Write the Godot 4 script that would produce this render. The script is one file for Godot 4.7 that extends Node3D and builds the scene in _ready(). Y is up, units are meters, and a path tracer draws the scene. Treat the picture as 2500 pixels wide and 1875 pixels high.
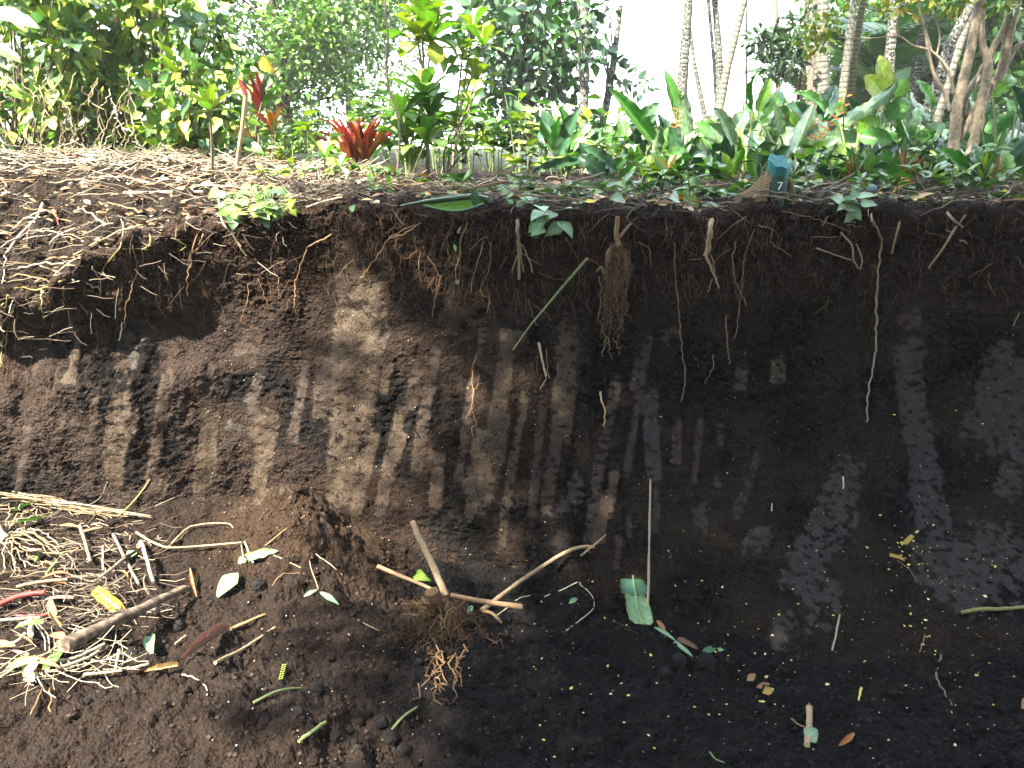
extends Node3D
# A freshly dug earth bank below a tropical garden, seen from the pit.

const CAM := Vector3(0, 1.95, 0)
const PITCH := -17.0
const FOV := 53.0
const SUN_FROM := Vector3(-0.42, 0.80, 0.44)
const NA := 64
const NB := 320
const NCF := 410
const NCC := 16
const XF := 3.0
const XS := 0.0068
const NE := 12

var R := RandomNumberGenerator.new()
var names := {}
var uniq := {}
var M := {}
var U := {}
var TAN := tan(deg_to_rad(FOV * 0.5))
var TILT := Basis(Vector3.RIGHT, deg_to_rad(PITCH))
var n_low := FastNoiseLite.new()
var n_mid := FastNoiseLite.new()
var n_cell := FastNoiseLite.new()
var n_fine := FastNoiseLite.new()
var n_edge := FastNoiseLite.new()
var n_crumb := FastNoiseLite.new()


func _ready():
	R.seed = 7
	setup_camera()
	setup_light()
	setup_noise()
	setup_materials()
	R.seed = 101
	build_soil()
	R.seed = 114
	build_far_ground()
	R.seed = 127
	build_unit_leaves()
	R.seed = 140
	build_shade_tree()
	R.seed = 153
	build_added_yard_trees()
	R.seed = 166
	build_trees()
	R.seed = 179
	build_garden()
	R.seed = 192
	build_top_litter()
	R.seed = 205
	build_roots()
	R.seed = 218
	build_pit()
	finish_labels()


func setup_camera():
	var c := Camera3D.new()
	c.name = "camera"
	c.fov = FOV
	c.near = 0.05
	c.far = 400.0
	c.position = CAM
	c.rotation_degrees = Vector3(PITCH, 0, 0)
	add_child(c)
	c.current = true


func setup_light():
	var sky_mat := ProceduralSkyMaterial.new()
	sky_mat.sky_top_color = lin(0.62, 0.73, 0.90)
	sky_mat.sky_horizon_color = lin(0.95, 0.97, 1.0)
	sky_mat.sky_curve = 0.25
	sky_mat.sky_energy_multiplier = 1.0
	sky_mat.ground_bottom_color = lin(0.05, 0.045, 0.035)
	sky_mat.ground_horizon_color = lin(0.25, 0.27, 0.24)
	var sky := Sky.new()
	sky.sky_material = sky_mat
	var e := Environment.new()
	e.background_mode = Environment.BG_SKY
	e.sky = sky
	e.tonemap_mode = Environment.TONE_MAPPER_LINEAR
	e.tonemap_exposure = 8.4
	e.fog_enabled = true
	e.fog_density = 0.0016
	e.fog_light_color = Color(1.0, 0.99, 0.96)
	e.sdfgi_enabled = true
	e.ssao_enabled = true
	e.ssil_enabled = true
	var w := WorldEnvironment.new()
	w.name = "world_environment"
	w.environment = e
	add_child(w)
	var s := DirectionalLight3D.new()
	s.name = "sun"
	s.light_energy = 1.6
	s.light_color = Color(1.0, 0.96, 0.88)
	s.light_angular_distance = 0.5
	s.shadow_enabled = true
	add_child(s)
	s.look_at_from_position(SUN_FROM * 20.0, Vector3.ZERO)


# ------------------------------------------------------------------ helpers
func lin(r: float, g: float, b: float) -> Color:
	return Color(r, g, b).linear_to_srgb()


func rnd(a: float, b: float) -> float:
	return R.randf_range(a, b)


func pick(a: Array):
	return a[R.randi_range(0, a.size() - 1)]


func numbered(called: String) -> String:
	var k: int = names.get(called, 0)
	names[called] = k + 1
	return called if k == 0 else "%s_%03d" % [called, k]


func tag(o: Node, label: String, category: String, group := "", each := true):
	o.set_meta("label", label)
	o.set_meta("category", category)
	if group != "":
		o.set_meta("group", group)
	if each:
		if not uniq.has(label):
			uniq[label] = []
		uniq[label].append(o)


func thing(called: String, label: String, category: String, at: Vector3, group := "", each := true) -> Node3D:
	var o := Node3D.new()
	o.name = numbered(called)
	add_child(o)
	o.position = at
	tag(o, label, category, group, each)
	return o


func part(parent: Node3D, called: String, mesh: Mesh, mat: Material, xf := Transform3D()) -> MeshInstance3D:
	var o := MeshInstance3D.new()
	o.name = called
	o.mesh = mesh
	o.material_override = mat
	o.transform = xf
	parent.add_child(o, true)
	return o


func single(called: String, mesh: Mesh, mat: Material, label: String, category: String, xf: Transform3D, group := "", each := true) -> MeshInstance3D:
	var o := MeshInstance3D.new()
	o.name = numbered(called)
	o.mesh = mesh
	o.material_override = mat
	o.transform = xf
	add_child(o)
	tag(o, label, category, group, each)
	return o


func structure(called: String, mesh: Mesh, mat: Material) -> MeshInstance3D:
	var o := MeshInstance3D.new()
	o.name = called
	o.mesh = mesh
	o.material_override = mat
	add_child(o)
	o.set_meta("kind", "structure")
	return o


func finish_labels():
	var nth := ["first", "second", "third", "fourth", "fifth", "sixth", "seventh", "eighth", "ninth", "tenth", "eleventh", "twelfth", "thirteenth", "fourteenth", "fifteenth", "sixteenth", "seventeenth", "eighteenth", "nineteenth", "twentieth"]
	for tens in ["twenty", "thirty"]:
		for k in 9:
			nth.append(tens + "-" + nth[k])
		nth.append("thirtieth" if tens == "twenty" else "fortieth")
	for label in uniq:
		var a: Array = uniq[label]
		if a.size() < 2 or a.size() > nth.size():
			continue
		a.sort_custom(func(p, q): return screen_x(p) < screen_x(q))
		for k in a.size():
			var o: Node = a[k]
			o.set_meta("label", "%s, %s from the left" % [label, nth[k]])


# the landmark that lies nearest to a place in the photograph
func near_to(p: Vector3, marks: Array) -> String:
	var q: Vector3 = TILT.inverse() * (p - CAM)
	var s := Vector2((q.x / -q.z / (TAN * 4.0 / 3.0) + 1.0) * 1250.0, (1.0 - q.y / -q.z / TAN) * 937.5)
	var best := 1e9
	var name_ := ""
	for m in marks:
		var d := s.distance_to(Vector2(m[0], m[1]))
		if d < best:
			best = d
			name_ = m[2]
	return name_


const TOP_MARKS := [[80, 520, "the heap's outer slope"], [250, 430, "the dry vines"], [420, 500, "the white split stalk"], [600, 440, "the cut red stem"], [620, 520, "the green vine leaves"], [850, 440, "the red ti plant"],
	[1080, 480, "the rolled leaf"], [1300, 470, "the brown pole"], [1500, 480, "the rhizome clump"], [1650, 470, "the cream ti plant"], [1790, 490, "the split tan stick"], [1890, 470, "the painted stump"], [2080, 480, "the bluish ivy"], [2180, 450, "the big pale leaf"], [2350, 450, "the branching tree"], [2480, 470, "the far lip end"]]
const PIT_MARKS := [[1100, 1560, "the root ball"], [1370, 1600, "the hooked pale vine"], [1550, 1460, "the broad jade leaf"], [1590, 1260, "the tall cream stalk"], [1700, 1590, "the brown husk"], [1840, 1660, "the oval brown leaf"],
	[1970, 1780, "the pointed stake"], [2040, 1550, "the silvery straw"], [2100, 1700, "the yellow curl"], [2220, 1340, "the leaflet heap"], [2300, 1660, "the curved grey root"], [2400, 1500, "the olive stick"], [2250, 1560, "the brown stalk"], [2060, 1350, "the upright white chip"], [2450, 1780, "the picture's near corner"], [1600, 1800, "the lime stem"]]


func screen_x(o: Node3D) -> float:
	var p: Vector3 = TILT.inverse() * (o.position - CAM)
	return p.x / maxf(0.1, -p.z)


# picture coordinates (of the 2500 x 1875 photograph) to rays in the world
func ray(s: Vector2) -> Vector3:
	return (TILT * Vector3((s.x / 1250.0 - 1.0) * TAN * 4.0 / 3.0, (1.0 - s.y / 937.5) * TAN, -1.0)).normalized()


func at(s: Vector2, depth: float) -> Vector3:
	var d := ray(s)
	return CAM + d * (depth / -d.z)


const TILES := {
	"A1": [0, 0, 3.456], "A2": [600, 0, 3.456], "A3": [1200, 0, 3.456], "A4": [1800, 0, 3.16],
	"B1": [0, 380, 3.16], "B2": [600, 420, 3.16], "B3": [1200, 420, 3.16], "B4": [1800, 420, 3.16],
	"D1": [0, 750, 3.16], "D2": [600, 750, 3.16], "D3": [1200, 750, 3.16], "D4": [1800, 750, 3.16],
	"S": [0, 0, 1.0],
	"C1": [0, 1150, 2.289], "C2": [700, 1200, 2.457], "C3": [1300, 1200, 2.457], "C4": [1800, 1200, 2.457],
}


func sp(tile: String, x: float, y: float) -> Vector2:
	var t: Array = TILES[tile]
	return Vector2(t[0] + x / t[2], t[1] + y / t[2])


func spp(tile: String, flat: Array) -> PackedVector2Array:
	var out := PackedVector2Array()
	for k in range(0, flat.size(), 2):
		out.append(sp(tile, flat[k], flat[k + 1]))
	return out


# ------------------------------------------------------------------ mesh builder
class MB:
	var v := PackedVector3Array()
	var n := PackedVector3Array()
	var c := PackedColorArray()
	var uv := PackedVector2Array()
	var ix := PackedInt32Array()

	func put(p: Vector3, m: Vector3, t: Vector2, k := Color.WHITE) -> int:
		v.append(p)
		n.append(m)
		uv.append(t)
		c.append(k)
		return v.size() - 1

	func tri(a: int, b: int, d: int):
		ix.append(a)
		ix.append(b)
		ix.append(d)

	func quad(a: int, b: int, d: int, e: int):
		tri(a, b, d)
		tri(a, d, e)

	func mesh(check := true) -> ArrayMesh:
		if check:
			for k in range(0, ix.size(), 3):
				var p := v[ix[k]]
				if (v[ix[k + 1]] - p).cross(v[ix[k + 2]] - p).dot(n[ix[k]] + n[ix[k + 1]] + n[ix[k + 2]]) > 0.0:
					var q := ix[k + 1]
					ix[k + 1] = ix[k + 2]
					ix[k + 2] = q
		var a := []
		a.resize(Mesh.ARRAY_MAX)
		a[Mesh.ARRAY_VERTEX] = v
		a[Mesh.ARRAY_NORMAL] = n
		a[Mesh.ARRAY_COLOR] = c
		a[Mesh.ARRAY_TEX_UV] = uv
		a[Mesh.ARRAY_INDEX] = ix
		var m := ArrayMesh.new()
		m.add_surface_from_arrays(Mesh.PRIMITIVE_TRIANGLES, a)
		return m


func smooth(p: PackedVector3Array, sub: int) -> PackedVector3Array:
	if p.size() < 3:
		var o2 := PackedVector3Array()
		for k in sub + 1:
			o2.append(p[0].lerp(p[1], float(k) / sub))
		return o2
	var o := PackedVector3Array()
	for i in p.size() - 1:
		var a := p[maxi(i - 1, 0)]
		var d := p[mini(i + 2, p.size() - 1)]
		for k in sub:
			o.append(p[i].cubic_interpolate(p[i + 1], a, d, float(k) / sub))
	o.append(p[p.size() - 1])
	return o


func wobble(p: PackedVector3Array, amp: float, freq: float) -> PackedVector3Array:
	var o := PackedVector3Array()
	var s := rnd(0, 500)
	for i in p.size():
		var q := p[i]
		o.append(q + Vector3(n_fine.get_noise_2d(s + i * freq, 1.0), n_fine.get_noise_2d(s + i * freq, 40.0), n_fine.get_noise_2d(s + i * freq, 90.0)) * amp)
	return o


# a round stem along points, radius from r0 to r1 (bulge: uneven radius)
func tube(mb: MB, p: PackedVector3Array, r0: float, r1: float, sides := 6, uneven := 0.12, flat := 1.0, rings := 0.0):
	var cnt := p.size()
	if cnt < 2:
		return
	var up := Vector3.UP
	var d0 := (p[1] - p[0]).normalized()
	if absf(d0.dot(up)) > 0.9:
		up = Vector3.RIGHT
	var s := d0.cross(up).normalized()
	var seed_ := rnd(0, 900)
	var first := mb.v.size()
	var run := 0.0
	for i in cnt:
		var d := (p[mini(i + 1, cnt - 1)] - p[maxi(i - 1, 0)]).normalized()
		s = (s - d * s.dot(d)).normalized()
		var b := d.cross(s)
		if i > 0:
			run += p[i].distance_to(p[i - 1])
		var r := lerpf(r0, r1, float(i) / (cnt - 1))
		if rings > 0.0:
			r *= 1.0 + 0.05 * pow(absf(sin(run * PI / rings)), 6.0)
		for k in sides:
			var a := TAU * k / sides
			var rr := r * (1.0 + uneven * n_fine.get_noise_3d(seed_ + run * 30.0, cos(a) * 9.0, sin(a) * 9.0) * 1.6)
			var dir := s * cos(a) + b * sin(a) * flat
			mb.put(p[i] + dir * rr, (s * cos(a) * flat + b * sin(a)).normalized(), Vector2(absf(2.0 * k / sides - 1.0), run))
	for i in cnt - 1:
		for k in sides:
			var a := first + i * sides + k
			var b2 := first + i * sides + (k + 1) % sides
			mb.quad(a, b2, b2 + sides, a + sides)
	for e in 2:
		var i := 0 if e == 0 else cnt - 1
		var nn := (p[0] - p[1]).normalized() if e == 0 else (p[cnt - 1] - p[cnt - 2]).normalized()
		var m := mb.put(p[i] + nn * (r0 if e == 0 else r1) * 0.25, nn, Vector2(0.5, 0.5))
		for k in sides:
			var q := first + i * sides + k
			var w := first + i * sides + (k + 1) % sides
			var a2 := mb.put(mb.v[q], nn, Vector2(0.1, 0.1))
			var b3 := mb.put(mb.v[w], nn, Vector2(0.1, 0.1))
			mb.tri(m, a2, b3)


func rel(p: PackedVector3Array, o: Vector3) -> PackedVector3Array:
	var q := PackedVector3Array()
	for k in p:
		q.append(k - o)
	return q


func v3(a: Array) -> PackedVector3Array:
	return PackedVector3Array(a)


# ------------------------------------------------------------------ noise, materials
func noise(o: FastNoiseLite, kind: int, freq: float, oct: int, sd: int):
	o.noise_type = kind
	o.frequency = freq
	o.seed = sd
	o.fractal_octaves = oct
	o.fractal_type = FastNoiseLite.FRACTAL_FBM if oct > 1 else FastNoiseLite.FRACTAL_NONE


func setup_noise():
	noise(n_low, FastNoiseLite.TYPE_SIMPLEX_SMOOTH, 1.4, 3, 3)
	noise(n_mid, FastNoiseLite.TYPE_SIMPLEX_SMOOTH, 5.5, 4, 11)
	noise(n_cell, FastNoiseLite.TYPE_CELLULAR, 24.0, 3, 5)
	n_cell.cellular_return_type = FastNoiseLite.RETURN_DISTANCE
	noise(n_crumb, FastNoiseLite.TYPE_CELLULAR, 52.0, 2, 15)
	n_crumb.cellular_return_type = FastNoiseLite.RETURN_DISTANCE
	noise(n_fine, FastNoiseLite.TYPE_SIMPLEX, 1.0, 1, 21)
	noise(n_edge, FastNoiseLite.TYPE_SIMPLEX_SMOOTH, 14.0, 4, 31)


func noise_tex(freq: float, oct: int, lo: float, hi: float, sd: int, kind := FastNoiseLite.TYPE_SIMPLEX_SMOOTH, size := 512) -> NoiseTexture2D:
	var f := FastNoiseLite.new()
	noise(f, kind, freq, oct, sd)
	var t := NoiseTexture2D.new()
	t.width = size
	t.height = size
	t.seamless = true
	t.noise = f
	var g := Gradient.new()
	g.set_color(0, Color(lo, lo, lo))
	g.set_color(1, Color(hi, hi, hi))
	t.color_ramp = g
	return t


func mat(c: Color, rough := 0.8, tex: Texture2D = null, vcol := false) -> StandardMaterial3D:
	var m := StandardMaterial3D.new()
	m.albedo_color = c
	m.roughness = rough
	m.metallic_specular = 0.3
	m.vertex_color_use_as_albedo = vcol
	if tex:
		m.albedo_texture = tex
	return m


func tri(m: StandardMaterial3D, scale: float) -> StandardMaterial3D:
	m.uv1_triplanar = true
	m.uv1_world_triplanar = true
	m.uv1_scale = Vector3.ONE * scale
	return m


# vein pattern of a leaf blade: midrib along v, side veins running outwards
func vein_tex(veins: int, slant: float, blotch: float, sd: int) -> ImageTexture:
	var im := Image.create(64, 256, false, Image.FORMAT_RGB8)
	var f := FastNoiseLite.new()
	noise(f, FastNoiseLite.TYPE_SIMPLEX_SMOOTH, 0.03, 3, sd)
	for y in 256:
		for x in 64:
			var u := absf(x / 63.0 - 0.5) * 2.0
			var w := y / 255.0
			var g := 0.80 + f.get_noise_2d(x * 1.6, y) * blotch
			if u < 0.07:
				g += 0.16
			var ph := fposmod((w + u * slant) * veins, 1.0)
			g += 0.07 * exp(-pow((ph - 0.5) / 0.12, 2.0))
			g = clampf(g, 0.3, 1.0)
			var old := smoothstep(0.78, 1.0, u + 0.5 * f.get_noise_2d(x * 0.5 + 90.0, y * 1.5)) + smoothstep(0.34, 0.5, f.get_noise_2d(x * 2.0 + 200.0, y * 2.0))
			old = minf(old, 1.0) * 0.8
			im.set_pixel(x, y, Color(g, g, g * 0.97).lerp(Color(g * 1.0, g * 0.72, g * 0.45), old))
	return ImageTexture.create_from_image(im)


# bark of a palm: pale rings of leaf scars every few centimetres, lichen blotches
func ring_tex(rings: int, depth: float, blotch: float, sd: int) -> ImageTexture:
	var im := Image.create(64, 512, false, Image.FORMAT_RGB8)
	var f := FastNoiseLite.new()
	noise(f, FastNoiseLite.TYPE_SIMPLEX_SMOOTH, 0.035, 4, sd)
	for y in 512:
		for x in 64:
			var w := y / 512.0 + 0.006 * f.get_noise_2d(x * 0.7, y * 0.4)
			var ph := fposmod(w * rings, 1.0)
			var g := 0.72 - depth * exp(-pow((ph - 0.5) / 0.13, 2.0)) + blotch * f.get_noise_2d(x * 2.0, y * 1.0)
			if f.get_noise_2d(x * 2.2 + 300.0, y * 1.3) > 0.22 - blotch * 0.25:
				g -= blotch * 0.8
			g = clampf(g, 0.12, 1.0)
			im.set_pixel(x, y, Color(g, g * 0.995, g * 0.95))
	return ImageTexture.create_from_image(im)


func leaf_mat(c: Color, back: float, rough := 0.45, tex: Texture2D = null, vcol := false) -> StandardMaterial3D:
	var m := mat(c, rough, tex, vcol)
	m.metallic_specular = 0.5
	m.cull_mode = BaseMaterial3D.CULL_DISABLED
	m.backlight_enabled = true
	var l := c.srgb_to_linear()
	m.backlight = Color(l.r * back, l.g * back, l.b * back * 0.6).linear_to_srgb()
	return m


func setup_materials():
	var grain := noise_tex(0.06, 5, 0.30, 1.0, 4)
	var crumb := noise_tex(0.06, 4, 0.0, 1.0, 9, FastNoiseLite.TYPE_CELLULAR)
	var s := tri(mat(Color.WHITE, 0.93, grain, true), 2.6)
	s.heightmap_enabled = true
	s.heightmap_texture = crumb
	s.heightmap_scale = 1.5
	s.metallic_specular = 0.25
	M.soil = s
	var sc := tri(mat(Color.WHITE, 0.76, grain, true), 2.6)
	sc.metallic_specular = 0.35
	sc.heightmap_enabled = true
	sc.heightmap_texture = crumb
	sc.heightmap_scale = 0.4
	M.scraped = sc
	var fib := noise_tex(0.02, 4, 0.62, 1.0, 14)
	var bark := noise_tex(0.03, 5, 0.4, 1.0, 15)
	M.straw = tri(mat(lin(0.33, 0.25, 0.155), 0.75, fib), 9.0)
	M.straw_pale = tri(mat(lin(0.42, 0.35, 0.25), 0.75, fib), 9.0)
	M.straw_brown = tri(mat(lin(0.30, 0.19, 0.10), 0.8, fib), 9.0)
	M.straw_grey = tri(mat(lin(0.20, 0.17, 0.14), 0.85, fib), 9.0)
	M.straw_var = mat(Color.WHITE, 0.78, null, true)
	M.root_tan = tri(mat(lin(0.25, 0.155, 0.08), 0.8, fib), 11.0)
	M.root_brown = tri(mat(lin(0.12, 0.07, 0.04), 0.85, fib), 11.0)
	M.root_pale = tri(mat(lin(0.62, 0.55, 0.42), 0.7, fib), 11.0)
	M.root_olive = tri(mat(lin(0.30, 0.27, 0.10), 0.7, fib), 11.0)
	M.stem_green = tri(mat(lin(0.24, 0.30, 0.12), 0.55, fib), 8.0)
	M.stem_lime = tri(mat(lin(0.23, 0.28, 0.11), 0.5, fib), 8.0)
	M.stem_red = tri(mat(lin(0.26, 0.05, 0.045), 0.5, fib), 8.0)
	M.wood_cut = tri(mat(lin(0.44, 0.31, 0.19), 0.75, fib), 7.0)
	M.wood_orange = tri(mat(lin(0.34, 0.215, 0.125), 0.75, fib), 7.0)
	M.husk = tri(mat(lin(0.30, 0.17, 0.13), 0.7, fib), 8.0)
	M.bark = tri(mat(lin(0.30, 0.24, 0.19), 0.85, bark), 5.0)
	M.log_bark = tri(mat(lin(0.30, 0.22, 0.165), 0.85, noise_tex(0.012, 5, 0.15, 1.0, 71)), 3.5)
	M.bark_brown = tri(mat(lin(0.13, 0.08, 0.05), 0.9, bark), 3.0)
	M.bark_pale = tri(mat(lin(0.34, 0.28, 0.20), 0.8, noise_tex(0.02, 4, 0.6, 1.0, 52)), 2.2)
	M.trunk_grey = mat(lin(0.27, 0.27, 0.26), 0.9, ring_tex(9, 0.06, 0.5, 51))
	M.trunk_ring = mat(lin(0.30, 0.30, 0.27), 0.9, ring_tex(13, 0.24, 0.16, 53))
	M.trunk_olive = mat(lin(0.17, 0.16, 0.09), 0.9, ring_tex(15, 0.3, 0.2, 54))
	var vein := vein_tex(14, 0.35, 0.10, 2)
	var ribs := vein_tex(34, 0.12, 0.07, 3)
	M.leaf_var = leaf_mat(Color(1, 1, 1), 0.0, 0.42, vein, true)
	M.leaf_var.backlight = lin(0.24, 0.38, 0.04)
	M.far_var = leaf_mat(Color(1, 1, 1), 0.0, 0.5, null, true)
	M.far_var.backlight = lin(0.18, 0.30, 0.04)
	M.g_dark = leaf_mat(lin(0.055, 0.14, 0.05), 1.6, 0.35, vein)
	M.g_mid = leaf_mat(lin(0.12, 0.27, 0.06), 1.5, 0.4, vein)
	M.g_light = leaf_mat(lin(0.23, 0.41, 0.08), 1.4, 0.42, vein)
	M.g_lime = leaf_mat(lin(0.34, 0.46, 0.07), 1.2, 0.45, vein)
	M.g_pale = leaf_mat(lin(0.22, 0.42, 0.25), 0.7, 0.45, vein)
	M.h_dark = leaf_mat(lin(0.042, 0.12, 0.06), 1.8, 0.3, ribs)
	M.h_mid = leaf_mat(lin(0.085, 0.24, 0.06), 1.7, 0.33, ribs)
	M.h_lime = leaf_mat(lin(0.16, 0.34, 0.05), 1.5, 0.38, ribs)
	M.h_grey = leaf_mat(lin(0.19, 0.33, 0.20), 0.8, 0.35, ribs)
	M.l_yellow = leaf_mat(lin(0.46, 0.33, 0.05), 0.8, 0.5, vein)
	M.l_cream = leaf_mat(lin(0.70, 0.62, 0.36), 0.6, 0.5, vein)
	M.l_red = leaf_mat(lin(0.30, 0.055, 0.075), 1.4, 0.4, vein)
	M.l_scarlet = leaf_mat(lin(0.46, 0.12, 0.09), 1.3, 0.4, vein)
	M.l_orange = leaf_mat(lin(0.42, 0.17, 0.03), 1.2, 0.4, vein)
	M.l_maroon = leaf_mat(lin(0.10, 0.03, 0.035), 1.6, 0.4, vein)
	M.l_brown = leaf_mat(lin(0.33, 0.17, 0.07), 0.5, 0.7, vein)
	M.l_tan = leaf_mat(lin(0.52, 0.38, 0.20), 0.5, 0.7, vein)
	M.l_jade = leaf_mat(lin(0.20, 0.38, 0.23), 0.4, 0.5, vein)
	M.l_jadedark = leaf_mat(lin(0.06, 0.17, 0.11), 0.8, 0.45, vein)
	M.leaflet = leaf_mat(lin(0.52, 0.46, 0.10), 0.4, 0.6)
	M.leaflet_pale = leaf_mat(lin(0.66, 0.60, 0.32), 0.4, 0.6)
	M.turquoise = tri(mat(lin(0.02, 0.16, 0.16), 0.55, fib), 8.0)
	M.bottle_green = tri(mat(lin(0.03, 0.09, 0.06), 0.4, fib), 8.0)
	M.stump_white = mat(lin(0.75, 0.75, 0.70), 0.6)  # plain white for the digit on the stump
	M.buttress = tri(mat(lin(0.26, 0.17, 0.09), 0.9, bark), 6.0)
	M.blue_tag = mat(lin(0.25, 0.38, 0.62), 0.6)


# ------------------------------------------------------------------ shape of the bank
func tab(x: float, t: Array) -> float:
	if x <= t[0]:
		return t[1]
	for k in range(2, t.size(), 2):
		if x < t[k]:
			var f: float = (x - t[k - 2]) / (t[k] - t[k - 2])
			return lerpf(t[k - 1], t[k + 1], f * f * (3.0 - 2.0 * f))
	return t[t.size() - 1]


const LIP_Y := [-2.7, 1.30, -2.2, 1.33, -1.95, 1.50, -1.6, 1.60, -1.2, 1.65, -0.85, 1.70, -0.6, 1.70, -0.4, 1.655, 0.0, 1.66, 0.9, 1.66, 1.5, 1.68, 2.6, 1.70]
const LIP_Z := [-2.7, -3.55, -2.2, -3.58, -1.9, -3.72, -1.4, -3.92, -0.8, -4.0, 0.0, -4.0, 0.9, -4.02, 1.8, -4.0, 2.3, -3.9, 3.0, -3.7]
const BACK_Y := [-2.4, 1.90, -1.4, 1.84, -0.6, 1.76, 0.4, 1.72, 2.5, 1.73]
const FOOT_Z := [-2.7, -3.36, -1.9, -3.45, -1.3, -3.66, -0.7, -3.62, 0.0, -3.52, 0.5, -3.3, 0.9, -3.08, 1.4, -2.86, 2.1, -2.82, 3.0, -2.7]
const FOOT_Y := [-2.5, 0.28, -1.7, 0.24, -1.2, 0.12, -0.8, -0.05, -0.3, -0.12, 0.5, -0.15, 1.3, -0.18, 2.4, -0.12]
const NEAR_Y := [-1.8, 0.08, -0.9, 0.02, -0.3, -0.14, 0.6, -0.16, 2.0, -0.16]
const CURVE := [-1.5, 1.3, -0.2, 1.5, 0.8, 2.0, 1.6, 2.4, 2.6, 2.0]


func lip_y(x: float) -> float:
	return tab(x, LIP_Y) + (0.05 + 0.05 * smoothstep(-1.4, -2.0, x)) * n_mid.get_noise_2d(x * 0.45, 3.0) + (0.02 + 0.03 * smoothstep(-1.4, -2.0, x)) * n_mid.get_noise_2d(x * 2.2, 8.0)


func top_y(x: float, z: float) -> float:
	var l := lip_y(x)
	var k := clampf((tab(x, LIP_Z) - z) / tab(x, [-1.8, 1.7, 0.0, 2.6]), 0.0, 1.0)
	return lerpf(l, tab(x, BACK_Y), k * (2.0 - k)) + 0.02 * n_low.get_noise_2d(x * 1.5, z * 1.5)


func bump(x: float, z: float, cx: float, cz: float, rx: float, rz: float, h: float) -> float:
	var a := (x - cx) / rx
	var b := (z - cz) / rz
	return h * exp(-(a * a + b * b))


func floor_y(x: float, z: float) -> float:
	var f := tab(x, FOOT_Z)
	var k := clampf((z - f) / (-2.0 - f), 0.0, 1.0)
	var y := lerpf(tab(x, FOOT_Y), tab(x, NEAR_Y), k)
	y += bump(x, z, -1.05, -3.48, 0.34, 0.28, 0.27) + bump(x, z, -0.9, -3.15, 0.3, 0.25, 0.05) + bump(x, z, -0.95, -2.2, 0.42, 0.30, 0.13)
	y += bump(x, z, -1.7, -2.25, 0.4, 0.3, 0.16) + bump(x, z, -0.36, -2.8, 0.36, 0.2, 0.10)
	y += bump(x, z, -0.88, -2.95, 0.3, 0.2, 0.07) - bump(x, z, -0.72, -3.5, 0.16, 0.1, 0.07)
	y += bump(x, z, 1.5, -2.2, 0.7, 0.14, 0.05) - bump(x, z, 0.2, -2.2, 0.5, 0.2, 0.05)
	y += 0.045 * n_low.get_noise_2d(x * 1.3 + 9.0, z * 1.3)
	return y


func wall_z(x: float, y: float) -> float:
	var fz := tab(x, FOOT_Z)
	var fy := floor_y(x, fz)
	var ty := lip_y(x)
	var t := clampf((ty - y) / (ty - fy), 0.0, 1.0)
	var lz := tab(x, LIP_Z)
	var z := lerpf(lz, fz, pow(t, tab(x, CURVE)))
	var win := sin(PI * clampf(t * 1.0, 0.0, 1.0))
	z += 0.07 * n_low.get_noise_2d(x * 0.9 + 30.0, y * 0.6) * win + 0.08 * smoothstep(-1.3, -1.9, x) * n_mid.get_noise_2d(x * 0.8, y * 0.5) * (1.0 - t)
	# the mat of roots under the turf stands out over the soil below
	z += 0.075 * smoothstep(0.26, 0.02, t)
	# hollow and ledge under the mulch heap
	var lf := smoothstep(-1.35, -1.75, x)
	var dy := y + 0.10 * n_low.get_noise_2d(x * 2.0, 7.0)
	z += lf * (0.05 * smoothstep(0.10, 0.0, t) - 0.13 * exp(-pow((dy - 1.06) / 0.13, 2.0)) + 0.09 * smoothstep(0.93, 0.82, dy) * (1.0 - t))
	return z


var X := PackedFloat32Array()
var NX := 0
var NROW := 0
var BASE := PackedVector3Array()
var POS := PackedVector3Array()
var COL := PackedColorArray()
var SM := PackedFloat32Array()
var ST := PackedByteArray()
var SF := PackedFloat32Array()
const RIM := 0.055


func base_point(x: float, j: int) -> Vector3:
	if j < NA:
		var u := 1.0 - float(j) / NA
		var z0 := wall_z(x, lip_y(x)) - RIM
		var z := z0 - pow(u, 1.7) * 3.6
		return Vector3(x, top_y(x, z), z)
	if j < NA + NB:
		var k := j - NA
		var ty := lip_y(x) + 0.02 * n_low.get_noise_2d(x * 1.5, tab(x, LIP_Z) * 1.5)
		if k < 10:
			var a := PI * 0.5 * k / 10.0
			return Vector3(x, ty - RIM + RIM * cos(a), wall_z(x, ty - RIM + RIM * cos(a)) - RIM + RIM * sin(a))
		var fy := floor_y(x, tab(x, FOOT_Z))
		var y := lerpf(ty - RIM, fy, (k - 10.0) / (NB - 10.0))
		return Vector3(x, y, wall_z(x, y))
	var f := tab(x, FOOT_Z)
	var m := j - NA - NB
	var z2 := 0.0
	if m < NCF:
		z2 = lerpf(f, -1.25, float(m) / (NCF - 1))
	else:
		z2 = lerpf(-1.25, 3.5, float(m - NCF + 1) / NCC)
	return Vector3(x, floor_y(x, z2), z2)


func normals(p: PackedVector3Array) -> PackedVector3Array:
	var o := PackedVector3Array()
	o.resize(p.size())
	for j in NROW:
		var ja := maxi(j - 1, 0) * NX
		var jb := mini(j + 1, NROW - 1) * NX
		var row := j * NX
		for i in NX:
			var a := p[row + mini(i + 1, NX - 1)] - p[row + maxi(i - 1, 0)]
			var b := p[jb + i] - p[ja + i]
			o[row + i] = b.cross(a).normalized()
	return o


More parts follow.
